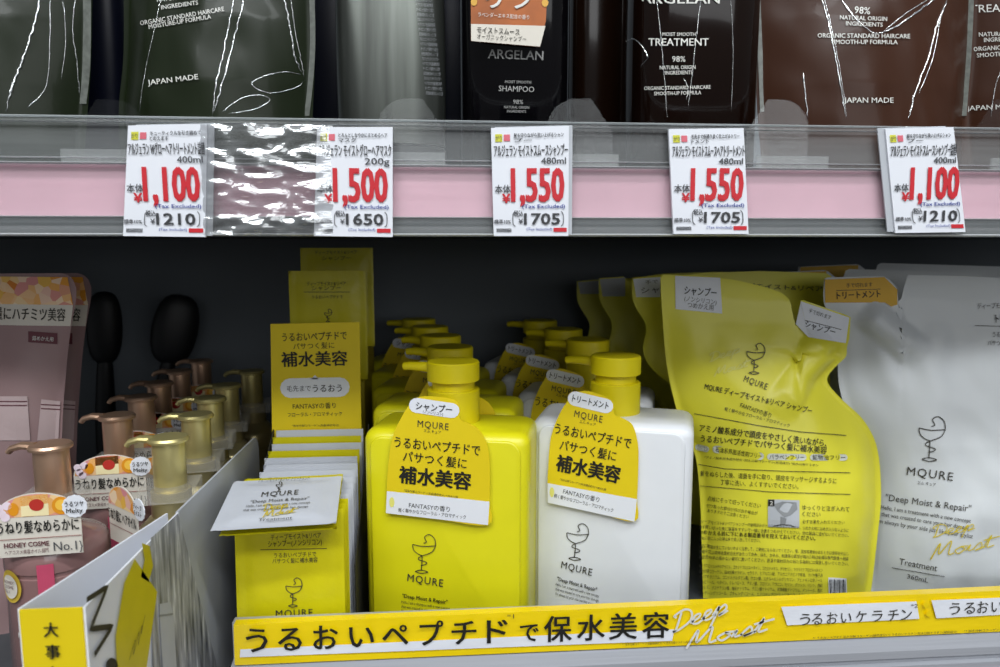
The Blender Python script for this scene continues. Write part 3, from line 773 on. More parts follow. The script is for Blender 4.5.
# white treatment row
fwb = Fr(base(615, .467), -19)
def face_w(d):
    d.emblem((575, 560), 37, INKS, .85, .08); d.text('MQURE', (561, 567.5), (591.5, 575.5), 10, INKS, .003, 1.15)
    d.text('"Deep Moist & Repair"', (557, 580), (596.5, 591), 5.4, INK, .01)
    for i, s_ in enumerate(('Hello, I am a treatment with a new concept', 'that was created to care your hair damage,', "I'm always by your side just like your stylist")):
        d.text(s_, (555.5, 585 + i * 4.7), (599, 597 + i * 4.7), 4, INKS)
wbm = bottle(fwb, WPLA, 'white treatment pump bottle with yellow neck tag, front of the white row', 'white treatment pump bottles', face_w)
def tag_w(d):
    d.quad((547.5, 483), (637, 499), (634.5, 521.5), (548, 502.5), WCARD, 4, 2)
    d.pill((575, 398.5), (606, 406), 14.5, WCARD)
    d.text('トリートメント', (572, 401), (608, 409), 8.5, INK, .01)
    d.text('MQURE', (574, 416.5), (602, 422.5), 9.5, INKS, 0, 1.15); d.text('エム キュア', (579.5, 422.5), (595.5, 426), 3.6, INKS)
    d.text('うるおいペプチドで', (554.5, 432.5), (630.5, 448), 12, INK, .008); d.text('パサつく髪に', (559.5, 448.5), (615.5, 460.5), 11.5, INK, .008); d.text('補水美容', (556, 469), (619, 482), 18, INK, .03)
    d.text('*加水分解コラーゲン(毛髪補修成分) *1加水分解', (560, 480), (606, 490.5), 2.6, INKS)
    d.text('FANTASYの香り', (563, 493), (599, 502), 6, INK); d.text('軽く華やかなフローラル・アロマティック', (554, 497), (613, 512), 4.5, INKS)
    d.lift = .0002; d.disc((552, 492), 2.3, 5, PALE)
neck_tag(wbm, fwb, [(548, 502), (547.5, 483), (548.5, 462), (551, 437), (559, 415), (569, 399), (578, 392), (592, 392), (612, 401), (614, 414), (624, 419), (633, 426), (638, 445), (638.3, 468), (637, 499), (634.5, 521.5), (592, 511)], tag_w)
for i, (cx, Y) in enumerate(((588, .550), (563.5, .622), (540, .696))):
    q = P(cx, 340, Y); dup(wbm, (q.x, q.y, DZ), f'white treatment pump bottle, {ordn[i]} from the front of the white row' if i < 2 else 'white treatment pump bottle at the back end of the white row')

# ------------------------------------------------------------------ sachets and their tray
def sachet(f, mat, label, w=.0605, h=.088, dec=None, group='trial sachets filed in the tray'):
    t = thing('sachet', f, label, 'sachet', group)
    nu, nv = 28, 24; V, idx, bid = [], {}, {}
    for j in range(nv + 1):
        for i in range(nu + 1):
            u = -w / 2 + w * i / nu; v = h * j / nv
            e = min(i / nu, 1 - i / nu, j / nv, 1 - j / nv)
            b = .0014 * min(1, max(0, (e - .07) / .12)) + (.0003 * (i % 2) if i < 3 or i > nu - 3 else 0)
            edge = i in (0, nu) or j in (0, nv)
            idx[i, j] = len(V); V.append((u, -b - .0001, v))
            if edge: bid[i, j] = idx[i, j]
            else: bid[i, j] = len(V); V.append((u, b + .0002, v))
    Fc = []
    for j in range(nv):
        for i in range(nu):
            Fc += [(idx[i, j], idx[i + 1, j], idx[i + 1, j + 1], idx[i, j + 1]), (bid[i, j], bid[i, j + 1], bid[i + 1, j + 1], bid[i + 1, j])]
    mk('pouch_film', V, [q for q in (tuple(dict.fromkeys(q)) for q in Fc) if len(q) > 2], mat, t, True, sharp=50)
    if dec:
        d = Decal(f, .0016); dec(d); d.build('printed_lettering', t)
    return t
sx = P(289, 560, .396).x
def sy(i): return .396 + i * .0082
def szt(i):
    Y = sy(i); return .0860 + .018 * max(0, (Y - .43) / .07) ** 1.3
def dec_s(d):
    d.text('ディープモイスト&リペア', (268, 545.5), (319, 543), 6.5, INKS); d.text('シャンプー(ノンシリコン)', (265.5, 552), (320, 549.5), 7, INK, .005); d.line([(257.5, 555), (325, 553.6)], .6, INKS)
    d.text('うるおいペプチドで', (271.5, 562.5), (314.5, 561), 5.5, INKS); d.text('パサつく髪に補水美容', (270, 568), (316, 566.5), 5.5, INKS)
    d.emblem((292, 610), 28, INKS, .8, 0); d.text('MQURE', (275, 619.5), (312, 618), 9.5, INKS, 0, 1.15)
SYL = sachet(Fr((sx, sy(0), szt(0) - .086), 0, 3), YFOIL2, 'yellow shampoo sachet with cup emblem, foremost in the tray', dec=dec_s)
SYL.rotation_euler = (rad(-3), 0, 0)
SWH = sachet(Fr((sx, sy(3), szt(3) - .086), 0, 3), WSACH, 'white sachet, third from the front of the filed sachets')
SWH.rotation_euler = (rad(-3), 0, 0)
seq = ['y', 'y', 'y', 'w', 'w', 'w', 'w', 'w', 'w', 'w', 'y', 'w', 'y', 'w']
words_ = ['first', 'second', 'third', 'fourth', 'fifth', 'sixth', 'seventh', 'eighth', 'ninth', 'tenth', 'eleventh', 'twelfth', 'thirteenth', 'fourteenth']
SWH['label'] = 'white sachet standing fourth from the front of the tray'
for i, k in enumerate(seq):
    if i in (0, 3): continue
    c = dup(SYL if k == 'y' else SWH, (sx + .0006 * ((i * 7) % 3 - 1), sy(i), szt(i) - .086), f'{"yellow" if k == "y" else "white"} sachet standing {words_[i]} from the front of the tray')
    c.rotation_euler = (rad(-3), 0, 0)
# tray with header card
fh = Fr((sx, sy(0) - .004, 0))
tr = thing('display_tray', Fr((sx - .0, .45, DZ)), 'yellow sachet display tray with printed header card standing up behind', 'display tray')
hw = .0325
mb = MB()
mb.add([(-hw, y, z) for y, z in ((-.058, .0), (.062, .0), (.062, HL + .0150), (-.058, HL - .0012))] + [(hw, y, z) for y, z in ((-.058, .0), (.062, .0), (.062, HL + .0150), (-.058, HL - .0012))], [(0, 1, 2, 3), (7, 6, 5, 4), (0, 4, 5, 1), (1, 5, 6, 2), (2, 6, 7, 3), (3, 7, 4, 0)])
mb.build('tray_floor', GAP, tr, False)
for s_ in (-1, 1):
    x0, x1 = sorted((s_ * (hw + .0005), s_ * (hw + .0013)))
    mb = MB(); pr = [(-.03, 0), (.066, 0), (.066, HL + .108), (.05, HL + .098), (-.03, HL + .045)]; n = len(pr)
    mb.add([(x0, y, z) for y, z in pr] + [(x1, y, z) for y, z in pr], [tuple(range(n)), tuple(range(2 * n - 1, n - 1, -1))] + [(j, (j + 1) % n, n + (j + 1) % n, n + j) for j in range(n)])
    mb.build('side_panel', GAP, tr, False)
fh = Fr((sx, .513, DZ))
ho = [fh.L(p) for p in ((270.5, 324), (359.5, 322), (360.5, 438), (268, 438))]
hd = mk('header_card', *(lambda m: (m.V, m.F))(MB().plate([(u, v) for u, v in ho[:2]] + [(ho[2][0], .001), (ho[3][0], .001)], .063, .0642)), YTAG, tr)
fh2 = Fr((sx, .45, DZ))
d = Decal(fh2, -.063)
d.text('うるおいペプチドで', (282.5, 340.8), (347, 338.8), 9.5, INK, .006); d.text('パサつく髪に', (293.5, 349), (334.5, 347.6), 7, INK); d.text('補水美容', (282, 365.5), (347.5, 364), 16, INK, .02)
d.pill((290, 388), (340, 387), 19.5, WCARD); d.poly([(311, 379), (319, 379), (315, 375)], WCARD); d.text('毛先まで', (287, 391), (311, 390.6), 6.5, INK); d.text('うるおう', (313, 391.5), (342, 391), 8.5, INK, .01)
d.text('FANTASYの香り', (293, 408.6), (336, 407.6), 6.5, INK); d.text('フローラル・アロマティック', (288, 416.5), (342, 415.3), 5, INKS); d.text('*加水分解コラーゲン(毛髪補修成分)', (292, 426.5), (339, 425.8), 2.5, INKS)
d.build('printed_lettering', hd)
# white sachet lying over the front ones
q0 = P(274, 527.5, .374); q1 = P(288.5, 479, .438); dq = q1 - q0
fl = Fr(q0, -math.degrees(math.atan2(dq.x, dq.y)), -90 + math.degrees(math.asin(dq.z / dq.length)))
def dec_l(d):
    d.text('ディープモイスト&リペア トリートメント', (258, 482.5), (309, 480.5), 4.6, INKS); d.emblem((279, 492.5), 10, INKS, .35, 0); d.text('MQURE', (261, 497.5), (298, 495), 6.5, INKS, 0, 1.15)
    d.text('"Deep Moist & Repair"', (250, 504), (309, 500), 4, INKS); d.text('Hello, I am a treatment with a new concept', (246, 508), (310, 504), 3, INKS); d.text('that was created to care your hair damage', (243, 512), (308, 508), 3, INKS)
    d.script('Deep', (262, 512), (288, 508), 7, YINK, .5); d.script('Moist', (263, 518), (296, 513), 6, YINK, .5); d.text('Treatment', (258, 522), (292, 520), 4.2, INKS)
lay = sachet(fl, WSACH, 'white treatment sachet lying flat over the front of the filed sachets', w=.064, h=dq.length, dec=dec_l, group=None)
lo2 = copy_tree(SYL); lo2.location = (q0.x + .0015, q0.y + .003, q0.z - .0042); lo2.rotation_euler = fl.R.to_euler(); lo2.scale = (1, 1, .86); lo2['label'] = 'yellow sachet folded flat directly underneath the lying white sachet'
# stepped carton and sachets in the shade behind
fc = Fr((P(330, 300, .62).x, .62, DZ))
ct = thing('sachet_carton', fc, 'dim yellow stepped carton in the shade behind the sachet header card', 'carton')
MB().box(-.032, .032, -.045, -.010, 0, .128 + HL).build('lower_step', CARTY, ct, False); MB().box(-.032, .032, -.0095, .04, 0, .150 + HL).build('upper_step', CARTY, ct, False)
def dec_b(d):
    d.text('ディープモイスト&リペア', (307, 285.5), (346, 285), 4.6, INKS); d.text('シャンプー', (312, 290), (341, 289.6), 5, INKS); d.line([(304, 292), (350, 292)], .5, INKS); d.text('うるおいペプチドで', (312, 298.5), (343, 298.2), 4, INKS); d.emblem((328, 322), 13, INKS, .6)
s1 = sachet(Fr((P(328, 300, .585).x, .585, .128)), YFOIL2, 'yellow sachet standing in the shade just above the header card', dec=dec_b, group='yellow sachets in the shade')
def dec_b2(d):
    d.text('ディープモイスト&リペア', (315, 254), (357, 253.6), 4, INKS); d.text('シャンプー', (322, 260), (351, 259.6), 4.5, INKS)
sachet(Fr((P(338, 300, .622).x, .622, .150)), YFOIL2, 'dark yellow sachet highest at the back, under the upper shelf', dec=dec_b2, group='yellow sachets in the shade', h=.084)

# ------------------------------------------------------------------ divider with the folded advertising end
DX = P(178, 512, .36).x
zt_ = P(178, 512, .36).z
fd = Fr((DX, .36, 0), 90)
dv = thing('shelf_divider', fd, 'white card divider with yellow lettered folded front end, sticking out of the shelf', 'divider')
mb = MB(); rr = .012
out = [(0, DZ), (.150, DZ), (.155, .02), (.1585, .06)] + [(.1585 - rr + rr * math.cos(rad(a)), zt_ - .002 - rr + rr * math.sin(rad(a))) for a in range(0, 91, 15)] + [(0, zt_)]
mb.plate(out, 0, .0012).build('side_sheet', GCARD, dv, False)
# prism: side panel (printed), narrow front panel, back panel
fu = fd.L((83, 598))[0]; zbot = -.06
zb0 = fd.L((215, 664))[1]
mb = MB(); mb.plate([(fu, zbot), (fu, zt_), (-.0005, zt_), (.006, zbot)], -.0006, .0003); mb.build('printed_panel', WCARD, dv, False)
xw = fd.o.x - P(19, 600, .36 + fu).x
mb = MB(); mb.plate([(0, 0)] * 0 or [(fu - .0006, zbot), (fu + .0002, zbot), (fu + .0002, zt_), (fu - .0006, zt_)], .0003, xw); mb.build('front_panel', YTAG, dv, False)
mb = MB()
bx_ = [(fu, xw), (-.002, .0042), (-.002, .0052), (fu, xw + .0008)]
mb.add([(u, y, zbot) for u, y in bx_] + [(u, y, zt_ + .0002) for u, y in bx_], [(0, 1, 2, 3), (7, 6, 5, 4), (0, 4, 5, 1), (1, 5, 6, 2), (2, 6, 7, 3), (3, 7, 4, 0)])
mb.build('back_panel', WCARD, dv, False)
d = Decal(fd, .0007)
d.quad((150, 538), (177.5, 513.5), (218, 672), (152, 680), HAIR, 8, 8)
d.lift = .0004
d.line([(84, 600), (105, 586.5), (88, 629), (110, 626.5), (92, 655)], 6, INK)
d.disc((110, 666), 6, 8, INK)
d.poly([(133, 559), (155.6, 592), (143, 680), (115.5, 680), (113.7, 636), (122.5, 583)], M('printed_yellow', '#cfc010', .45))
d.poly([(140, 543), (148, 546), (151.5, 566), (147, 582), (139, 577), (143, 560)], M('printed_yellow', '#cfc010', .45))
d.poly([(158, 604), (169, 602), (172, 618), (176, 680), (162, 680), (158, 622)], GCARD); d.line([(157, 616), (171, 614)], 2, GRYL)
d.lift = .0008
d.line([(126, 660), (132, 640), (130, 655), (136, 632), (135, 645), (139, 625), (138, 634), (142, 615)], .8, INKS, True)
d.build('printed_picture', dv)
fp = Fr((DX, .36 + fu - .0006, 0), 0)
d = Decal(fp, 0)
for ch, cx, cy in (('大', 52, 635), ('事', 54, 657), ('な', 56, 678)): d.text(ch, (cx - 7, cy), (cx + 7, cy - .3), 15.5, INK, .022)
V = [(x, y, z) for x, y, z in d.V]
lt = mk('printed_lettering', [(-(0) + (y + fu - .0006) * 1.0, -x, z) for x, y, z in d.V], d.F, d.m, dv, mi=d.I)

# ------------------------------------------------------------------ hair oil bottles
def oil_bottle(f, capm, bodym, label, group, front_text, badge, R=.0255, card=True, seal=True):
    t = thing('oil_bottle', f, label, 'hair oil bottle', group)
    MB().lathe([(R - .002, 0), (R, .003), (R, .062 + HL), (R - .0006, .0625 + HL), (R - .0006, .0645 + HL), (R + .0003, .065 + HL), (R + .0003, .068 + HL), (R, .0745 + HL), (R - .002, .0775 + HL), (R * .75, .0798 + HL), (.0125, .0825 + HL), (.0108, .084 + HL), (.0108, .098 + HL)], 40).build('body', bodym, t)
    h = MB().lathe([(r, z + HL) for r, z in ((.0086, .0965), (.0088, .097), (.0088, .1255), (.0108, .1262), (.0110, .1275), (.0100, .1288), (.004, .1293))], 32).build('pump_head', capm, t)
    MB().tube([(-.008, .001, .1272 + HL), (-.015, .002, .1278 + HL), (-.0205, .003, .1262 + HL), (-.0225, .0033, .1240 + HL)], [.0034, .003, .0026, .0022], 10, .7).build('spout', capm, h)
    MB().box(-.0150, .0150, -.0125, .0125, .0935 + HL, .1015 + HL).build('safety_clip', CLIP, t, False)
    if card:
        w = R + .0016; hw = .0202 if badge else .0165
        out = [(-hw, .0730), (hw, .0730), (hw, .094)] + [(hw * math.cos(rad(a)), .094 + .0125 * math.sin(rad(a))) for a in range(10, 171, 10)] + [(-hw, .094)]
        k = MB().plate(out, -w, -w + .0006).build('collar_card', MINTC, t, False); k.location = (.0025, 0, HL + .0035)
        d = Decal(f, w, eps=.0002)
        art = [(hw * .96 * math.cos(rad(a)), .0942 + .0118 * math.sin(rad(a))) for a in range(0, 181, 10)]
        d.put(art, [tuple(range(len(art)))], HONEY)
        d.lift = .0002
        def pl(pts, m): d.put(pts, [tuple(range(len(pts)))], m)
        def el(c, a, b, m, k=14): pl([(c[0] + a * math.cos(2 * math.pi * i / k), c[1] + b * math.sin(2 * math.pi * i / k)) for i in range(k)], m)
        HN, HR, HP, HW = M('honey_orange_print', '#e0931c', .4), M('berry_red_print', '#b8322a', .4), M('petal_print', '#ead9e4', .4), M('honeycomb_cream_print', '#f1e2b0', .4)
        if badge:
            pl([(-.0075, .0945), (.0055, .0945), (.0055, .1058), (-.0075, .1052)], HW); pl([(-.0075, .1000), (.0055, .1008), (.0055, .1058), (-.0075, .1052)], HN)
            d.lift = .0004; el((.0, .1003), .0035, .0032, HR); d.lift = .0002
            for c in ((-.0165, .0965), (-.0138, .1005), (-.0175, .0995), (-.015, .0945)): el(c, .0022, .0022, HP)
            el((-.011, .0985), .0026, .0035, HN); el((.0115, .0992), .0045, .0048, HN); d.lift = .0004; el((.0115, .0995), .0028, .003, M('amber_print', '#f2c04a', .4))
        d.lift = .0003
        def tx(s_, x0, x1, z, h, m=INKS, b=0.):
            Vt, Ft = text_mesh(s_); a, c = Vt[:, 0].min(), Vt[:, 0].max()
            for q in ((-b, -b), (b, b), (b, -b), (-b, b)) if b else ((0, 0),):
                d.lift = .0003 + .00004 * (2 + (q[0] > 0) + 2 * (q[1] > 0))
                d.put([(x0 + q[0] * h + (x1 - x0) * (x - a) / (c - a), z + (y + q[1]) * h) for x, y in Vt], Ft, m)
        for zz in (.0825,): d.put([(-hw, zz), (hw, zz), (hw, zz + .0004), (-hw, zz + .0004)], [(0, 1, 2, 3)], M('rose_rule_print', '#9b6a64', .5))
        tx(front_text, -hw * .95, hw * .95, .0862, .0072, INK, .012)
        if badge:
            tx('HONEY COSME', -.0165, .0045, .0783, .0036, DKRED, .02); tx('ヘアコスメ美容オイル部門', -.0165, .004, .0748, .0026, DKRED); tx('No.1', .0065, .0175, .0752, .0068, GRY)
            tx('{', -.0205, -.019, .0750, .0065, GRY); tx('}', .0188, .0203, .0750, .0065, GRY)
        d.build('printed_lettering', k)
        d = Decal(f, w + .0012, eps=.0)
        o = [(.0205 + .0058 * (1 + .06 * (i % 2)) * math.cos(2 * math.pi * i / 28), .0985 + .0058 * (1 + .06 * (i % 2)) * math.sin(2 * math.pi * i / 28)) for i in range(28)]
        k2 = MB().plate(o, -w - .001, -w - .0004).build('round_badge', WCARD, t, False); k2.location = (0, 0, HL + .0035)
        tb = 'うるツヤ' if badge else 'ディープ'; d.lift = .0001
        tx(tb, .0160, .0250, .0988, .0034, INK, .01); tx('Melty' if badge else 'モイスト', .0166, .0244, .0953, .0034, INK, .01)
        d.build('printed_lettering', k2)
    if seal:
        nn = 6; V, Fc = [], []
        for i in range(nn + 1):
            a = -.02 + .30 * i / nn; V += [((R + .0008) * math.sin(a), -(R + .0008) * math.cos(a), .034 + HL), ((R + .0008) * math.sin(a), -(R + .0008) * math.cos(a), .0708 + HL)]
        for i in range(nn): Fc.append((2 * i, 2 * i + 2, 2 * i + 3, 2 * i + 1))
        mk('ribbon_label', V, Fc, RIBBON, t)
        k = 24; SE = M('gold_yellow_seal', '#c6a83a', .4)
        def dsc(c, r, off, m, nm, par=t):
            pts = []
            for i in range(k): a = c[0] + r / R * math.cos(2 * math.pi * i / k); pts.append(((R + off) * math.sin(a), -(R + off) * math.cos(a), c[1] + HL + 1.25 * r * math.sin(2 * math.pi * i / k)))
            return mk(nm, pts, [tuple(range(k))], m, par)
        s_ = dsc((-.62, .0585), .0072, .0012, SE, 'round_seal'); dsc((-.62, .0585), .0052, .0016, MINTC, 'seal_centre', s_)
        Vt, Ft = text_mesh('HONEY\nCOSME\nNo.1'); a0, a1 = Vt[:, 0].min(), Vt[:, 0].max(); b0, b1 = Vt[:, 1].min(), Vt[:, 1].max()
        mk('printed_lettering', [((R + .002) * math.sin(-.62 + (x - (a0 + a1) / 2) / (a1 - a0) * .0075 / R), -(R + .002) * math.cos(-.62 + (x - (a0 + a1) / 2) / (a1 - a0) * .0075 / R), .0585 + HL + (y - (b0 + b1) / 2) / (b1 - b0) * .007) for x, y in Vt], Ft, DKRED, s_)
        Vt, Ft = text_mesh('MOIST', 0.); a0, a1 = Vt[:, 0].min(), Vt[:, 0].max()
        mk('printed_lettering', [((R + .0004) * math.sin(-.55 + (x - a0) / (a1 - a0) * .4), -(R + .0004) * math.cos(-.55 + (x - a0) / (a1 - a0) * .4), .030 + HL + y * .0042) for x, y in Vt], Ft, WINK, t)
    return t
fo1 = Fr(base(47, .402), 6)
ob = oil_bottle(fo1, PINKD, PINKB, 'rose hair oil bottle with honey card, front of the rose row', 'rose hair oil bottles', 'うねり髪なめらかに', True)
for i, (cx, Y) in enumerate(((116, .470), (141, .528), (160, .583), (181, .638), (203, .694))):
    q = P(cx, 400, Y); dup(ob, (q.x, q.y, DZ), f'rose hair oil bottle, {(ordn + ["sixth"])[i]} from the front of the rose row' if i < 4 else 'rose hair oil bottle at the far back end of the rose row')
fg1 = Fr(base(166, .412), 10)
og = oil_bottle(fg1, GOLD, GOLDB, 'gold hair oil bottle with cream card, front of the gold row', 'gold hair oil bottles', 'うねり髪に ヘアオイル', False, R=.0195, seal=False)
for ch in og.children:
    if ch.name.startswith(('collar_card', 'round_badge')): ch.location = (-.006, .0, HL - .001); ch.rotation_euler = (0, 0, rad(-52))
for i, (cx, Y) in enumerate(((198, .468), (213, .519), (230, .568), (255, .632))):
    q = P(cx, 400, Y); dup(og, (q.x - .002, q.y, DZ), f'gold hair oil bottle, {ordn[i]} from the front of the gold row' if i < 3 else 'gold hair oil bottle at the far back end of the gold row')

# rose pouches behind them
def rose_pouch(f, dx, label, sc=1.):
    q = lambda x, y: (x + dx, y)
    p = Pouch(f, [q(-75, 640), q(-72, 400), q(-66, 275)], [q(62, 640), q(62, 440), q(66, 370), q(70, 325), q(75, 290), q(75.5, 274)], [q(-70, 274), q(76, 273)], T=.017, seed=20, wr=.0018, rc=.010)
    t = thing('refill_pouch', f, label, 'refill pouch', 'rose refill pouches'); p.build('pouch_body', ROSE, t, 60, 64)
    d = Decal(f, surf=p.surf, eps=.0007)
    d.quad(q(-60, 276), q(68, 277), q(73.5, 305), q(-64, 303), HONEY, 10, 4); d.quad(q(-64, 303), q(73.4, 305), q(71, 326), q(-66, 324), MINTC, 10, 4)
    d.lift = .0003
    d.text('潤量にハチミツ美容', q(-14, 318), q(66, 320), 14, INKS, .01)
    d.quad(q(29, 331), q(58, 333), q(58, 344), q(29, 342), DKRED, 4, 3); d.text('詰めかえ用', q(33, 339.6), q(54, 341), 5, WINK)
    d.quad(q(-50, 396), q(28, 396), q(31, 440), q(-50, 440), M('pale_rose_print', '#c8b2b2', .45), 6, 6); d.quad(q(42, 399), q(61, 401), q(59, 440), q(38, 440), M('pale_rose_print', '#c8b2b2', .45), 6, 6)
    d.lift = .0005
    for y in (401, 405): d.line([q(-45, y), q(28, y)], 1, DKRED)
    for y in (404, 408): d.line([q(42, y), q(61, y + 1)], 1, DKRED)
    d.build('printed_lettering', t); return t
rose_pouch(Fr(base(0, .492), 4), 0, 'rose pink refill pouch with honey picture band, in front of its twin')
rose_pouch(Fr(base(16, .535), 4), 15, 'rose pink refill pouch mostly hidden behind its twin')

# dark brushes in the shade
def brush(f, label, tilt, hr=(.016, .0105)):
    t = thing('hair_brush', f, label, 'hair brush', 'dark hair brushes in the shade')
    t.rotation_euler = (rad(-4), rad(tilt), rad(200))
    MB().tube([(0, 0, .0), (0, 0, .03), (0, 0, .09), (0, 0, .135), (0, 0, .15)], [.007, .0085, .0095, .0075, .006], 14, .8).build('handle', BRSH, t)
    rings = []
    for i in range(13):
        a = -math.pi / 2 + math.pi * i / 12; k = max(.05, math.cos(a)) ** .6
        rings.append([(x, y, .178 + .036 * math.sin(a)) for x, y, z in superring(hr[0] * k, hr[1] * max(.35, k), 2.4, 0, 24)])
    h = MB().loft(rings).build('brush_head', BRSH, t)
    mb = MB()
    for r_ in range(7):
        for c_ in range(5): mb.tube([((c_ - 2) * .0052, -.006, .156 + r_ * .0072), ((c_ - 2) * .0056, -.0155, .156 + r_ * .0072)], .0008, 5)
    mb.build('bristle', BRSH, h)
    return t
brush(Fr(base(100, .745)), 'dark upright hair brush in the shade behind the rose bottles, nearer the rose pouch', -3)
brush(Fr(base(136, .752)), 'dark hair brush leaning over in the shade between the rose and gold rows', -13, (.022, .0105))
def navy_box(f, hw, hd, h, label):
    t = thing('navy_carton', f, label, 'carton', 'navy cartons in the shade')
    MB().sup([(hw - .001, hd - .001, 0), (hw, hd, .001), (hw, hd, h - .001), (hw - .001, hd - .001, h)], 20, 80).build('box_body', NAVY, t)
    MB().box(-hw * .8, hw * .8, -hd - .0004, -hd + .0002, h * .93, h * .945).build('lid_seam', BLKG, t, False)
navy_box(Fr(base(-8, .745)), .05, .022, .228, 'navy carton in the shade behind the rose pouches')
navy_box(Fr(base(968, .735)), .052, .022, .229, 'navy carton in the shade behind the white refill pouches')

# ------------------------------------------------------------------ upper shelf goods
def ubase(px, Y): q = P(px, 150, Y); return (q.x, q.y, DK + .0008)
def film_pouch(px, Y, yaw, left, right, mat, label, T=.024, seed=0, texts=(), fold_glints=(), seams=(), top=-140, group=None):
    f = Fr(ubase(px, Y), yaw)
    p = Pouch(f, left, right, [(left[-1][0] - 3, top), (right[-1][0] + 3, top)], T=T, seed=seed, wr=.0022, rc=.006, wsx=30, wsz=9)
    t = thing('refill_pouch', f, label, 'refill pouch', group); p.build('pouch_body', mat, t)
    if texts:
        d = Decal(f, surf=p.surf, eps=.0006)
        for a in texts: d.text(*a)
        d.build('printed_lettering', t)
    for q, r in fold_glints:  # thin glossy tubes laid on as the film's highlight lines
        pts = p.strip(q, 0); pts = [Vector(a) for a in pts]; n_ = len(pts); k_ = seed * 3.1 + q[0][0]
        jag = [(pts[i][0] + r * 1.3 * noise.noise(Vector((i * .83, k_, 0))), pts[i][1], pts[i][2]) for i in range(n_)]
        MB().tube(jag, [r * (.6 + .8 * abs(noise.noise(Vector((i * .37, 4, k_))))) * min(1, .15 + 6 * min(i, n_ - 1 - i) / n_) for i in range(n_)], 8, .8).build('fold_glint', GLINT, t, sharp=180)
    for q, wd in seams:
        pts = p.strip(q); mb = MB(); V = [(u - wd / 2, y - .0004, v) for u, y, v in pts] + [(u + wd / 2, y - .0004, v) for u, y, v in pts]; n = len(pts)
        mb.add(V, [(i, i + 1, n + i + 1, n + i) for i in range(n - 1)]); mb.build('side_seam', SEAM, t)
    return t
W_ = lambda s, a, b, em, bo=.0: (s, a, b, em, WINK, bo)
film_pouch(0, .43, -4, [(-110, 170), (-108, 60), (-105, -140)], [(84, 170), (88, 110), (92, 40), (93, -140)], GREEN, 'dark green pouch in clear film, cut off by the photo edge', T=.026, seed=31,
           fold_glints=[([(41, -12), (37, 15), (29, 42), (22, 62), (14, 82), (11, 92), (6, 112)], .0010), ([(76, -10), (73, 30), (77, 60), (80, 95)], .0004), ([(50, -10), (50, 50), (46, 88), (28, 108)], .0004), ([(63, 0), (66, 40), (62, 80)], .00035)],
           seams=[([(86.5, -12), (86.5, 30), (85.5, 70), (82, 104)], .0055)], group='dark green refill pouches')
film_pouch(215, .432, -7, [(122, 172), (119, 110), (124, 40), (122, -140)], [(311, 172), (313, 110), (315, 40), (312, -140)], GREEN, 'dark green moisture refill pouch in clear film above the 1,100 tag', T=.026, seed=37,
           texts=[W_('NATURAL ORIGIN', (158, 2.5), (204, -3), 6), W_('INGREDIENTS', (162.3, 10), (199, 5), 6, .006), W_('ORGANIC STANDARD HAIRCARE', (141.7, 26), (225, 11.5), 6.4, .006), W_('MOISTURE-UP FORMULA', (150, 29.5), (212, 19), 6.2, .006), W_('JAPAN MADE', (149, 85.5), (199, 79.5), 7.5, .006)],
           fold_glints=[([(236, -12), (231, 15), (224, 50), (216, 85), (212, 116)], .0006), ([(246, -12), (238, 25), (228, 62), (219, 95), (214, 112)], .0007), ([(281, -12), (288, 15), (292, 40), (295, 58), (303, 74)], .0008), ([(290, -8), (294, 25), (300, 55), (304, 77)], .0004),
                  ([(303, 75), (285, 72), (262, 77), (252, 85), (270, 93), (295, 88), (305, 80)], .0004), ([(222, 112), (240, 99), (258, 95), (270, 100), (255, 109), (228, 114)], .0004), ([(163, -10), (152, 40), (143, 85), (140, 112)], .00025)],
           seams=[([(312, -12), (313, 40), (311, 80), (307, 116)], .003)], group='dark green refill pouches')
film_pouch(865, .432, 2, [(762, 172), (757, 110), (755, 40), (752, -140)], [(966, 172), (968, 110), (974, 40), (978, -140)], BROWN, 'brown smooth refill pouch in clear film above the 1,100 tag', T=.026, seed=41,
           texts=[W_('98%', (853.5, 13.5), (869, 14.8), 10), W_('NATURAL ORIGIN', (839, 19.8), (886, 21.5), 6, .006), W_('INGREDIENTS', (845, 25.8), (881.6, 27.3), 6, .006), W_('ORGANIC STANDARD HAIRCARE', (816.8, 38), (909, 38.8), 6.4, .006), W_('SMOOTH-UP FORMULA', (831.8, 44.4), (896.6, 44.6), 6.2, .006), W_('JAPAN MADE', (843, 103), (892.5, 103), 7.5, .006)],
           fold_glints=[([(818, -12), (828, 20), (836, 60), (842, 95), (846, 118)], .0007), ([(835, -12), (850, 12), (868, 30), (880, 33), (900, 24), (930, 2), (940, -10)], .0009), ([(822, -10), (831, 25), (840, 70), (847, 118)], .0003), ([(951, -10), (937, 25), (928, 58), (916, 90), (908, 120)], .0008),
                  ([(803, 72), (805, 92), (808, 118)], .0007), ([(942, 10), (932, 60), (918, 95)], .0003), ([(935, -5), (905, 14), (884, 31)], .0006)],
           seams=[([(970, -12), (967, 50), (962, 116)], .005), ([(757, -12), (760, 60), (762, 112)], .003)], group='brown refill pouches')
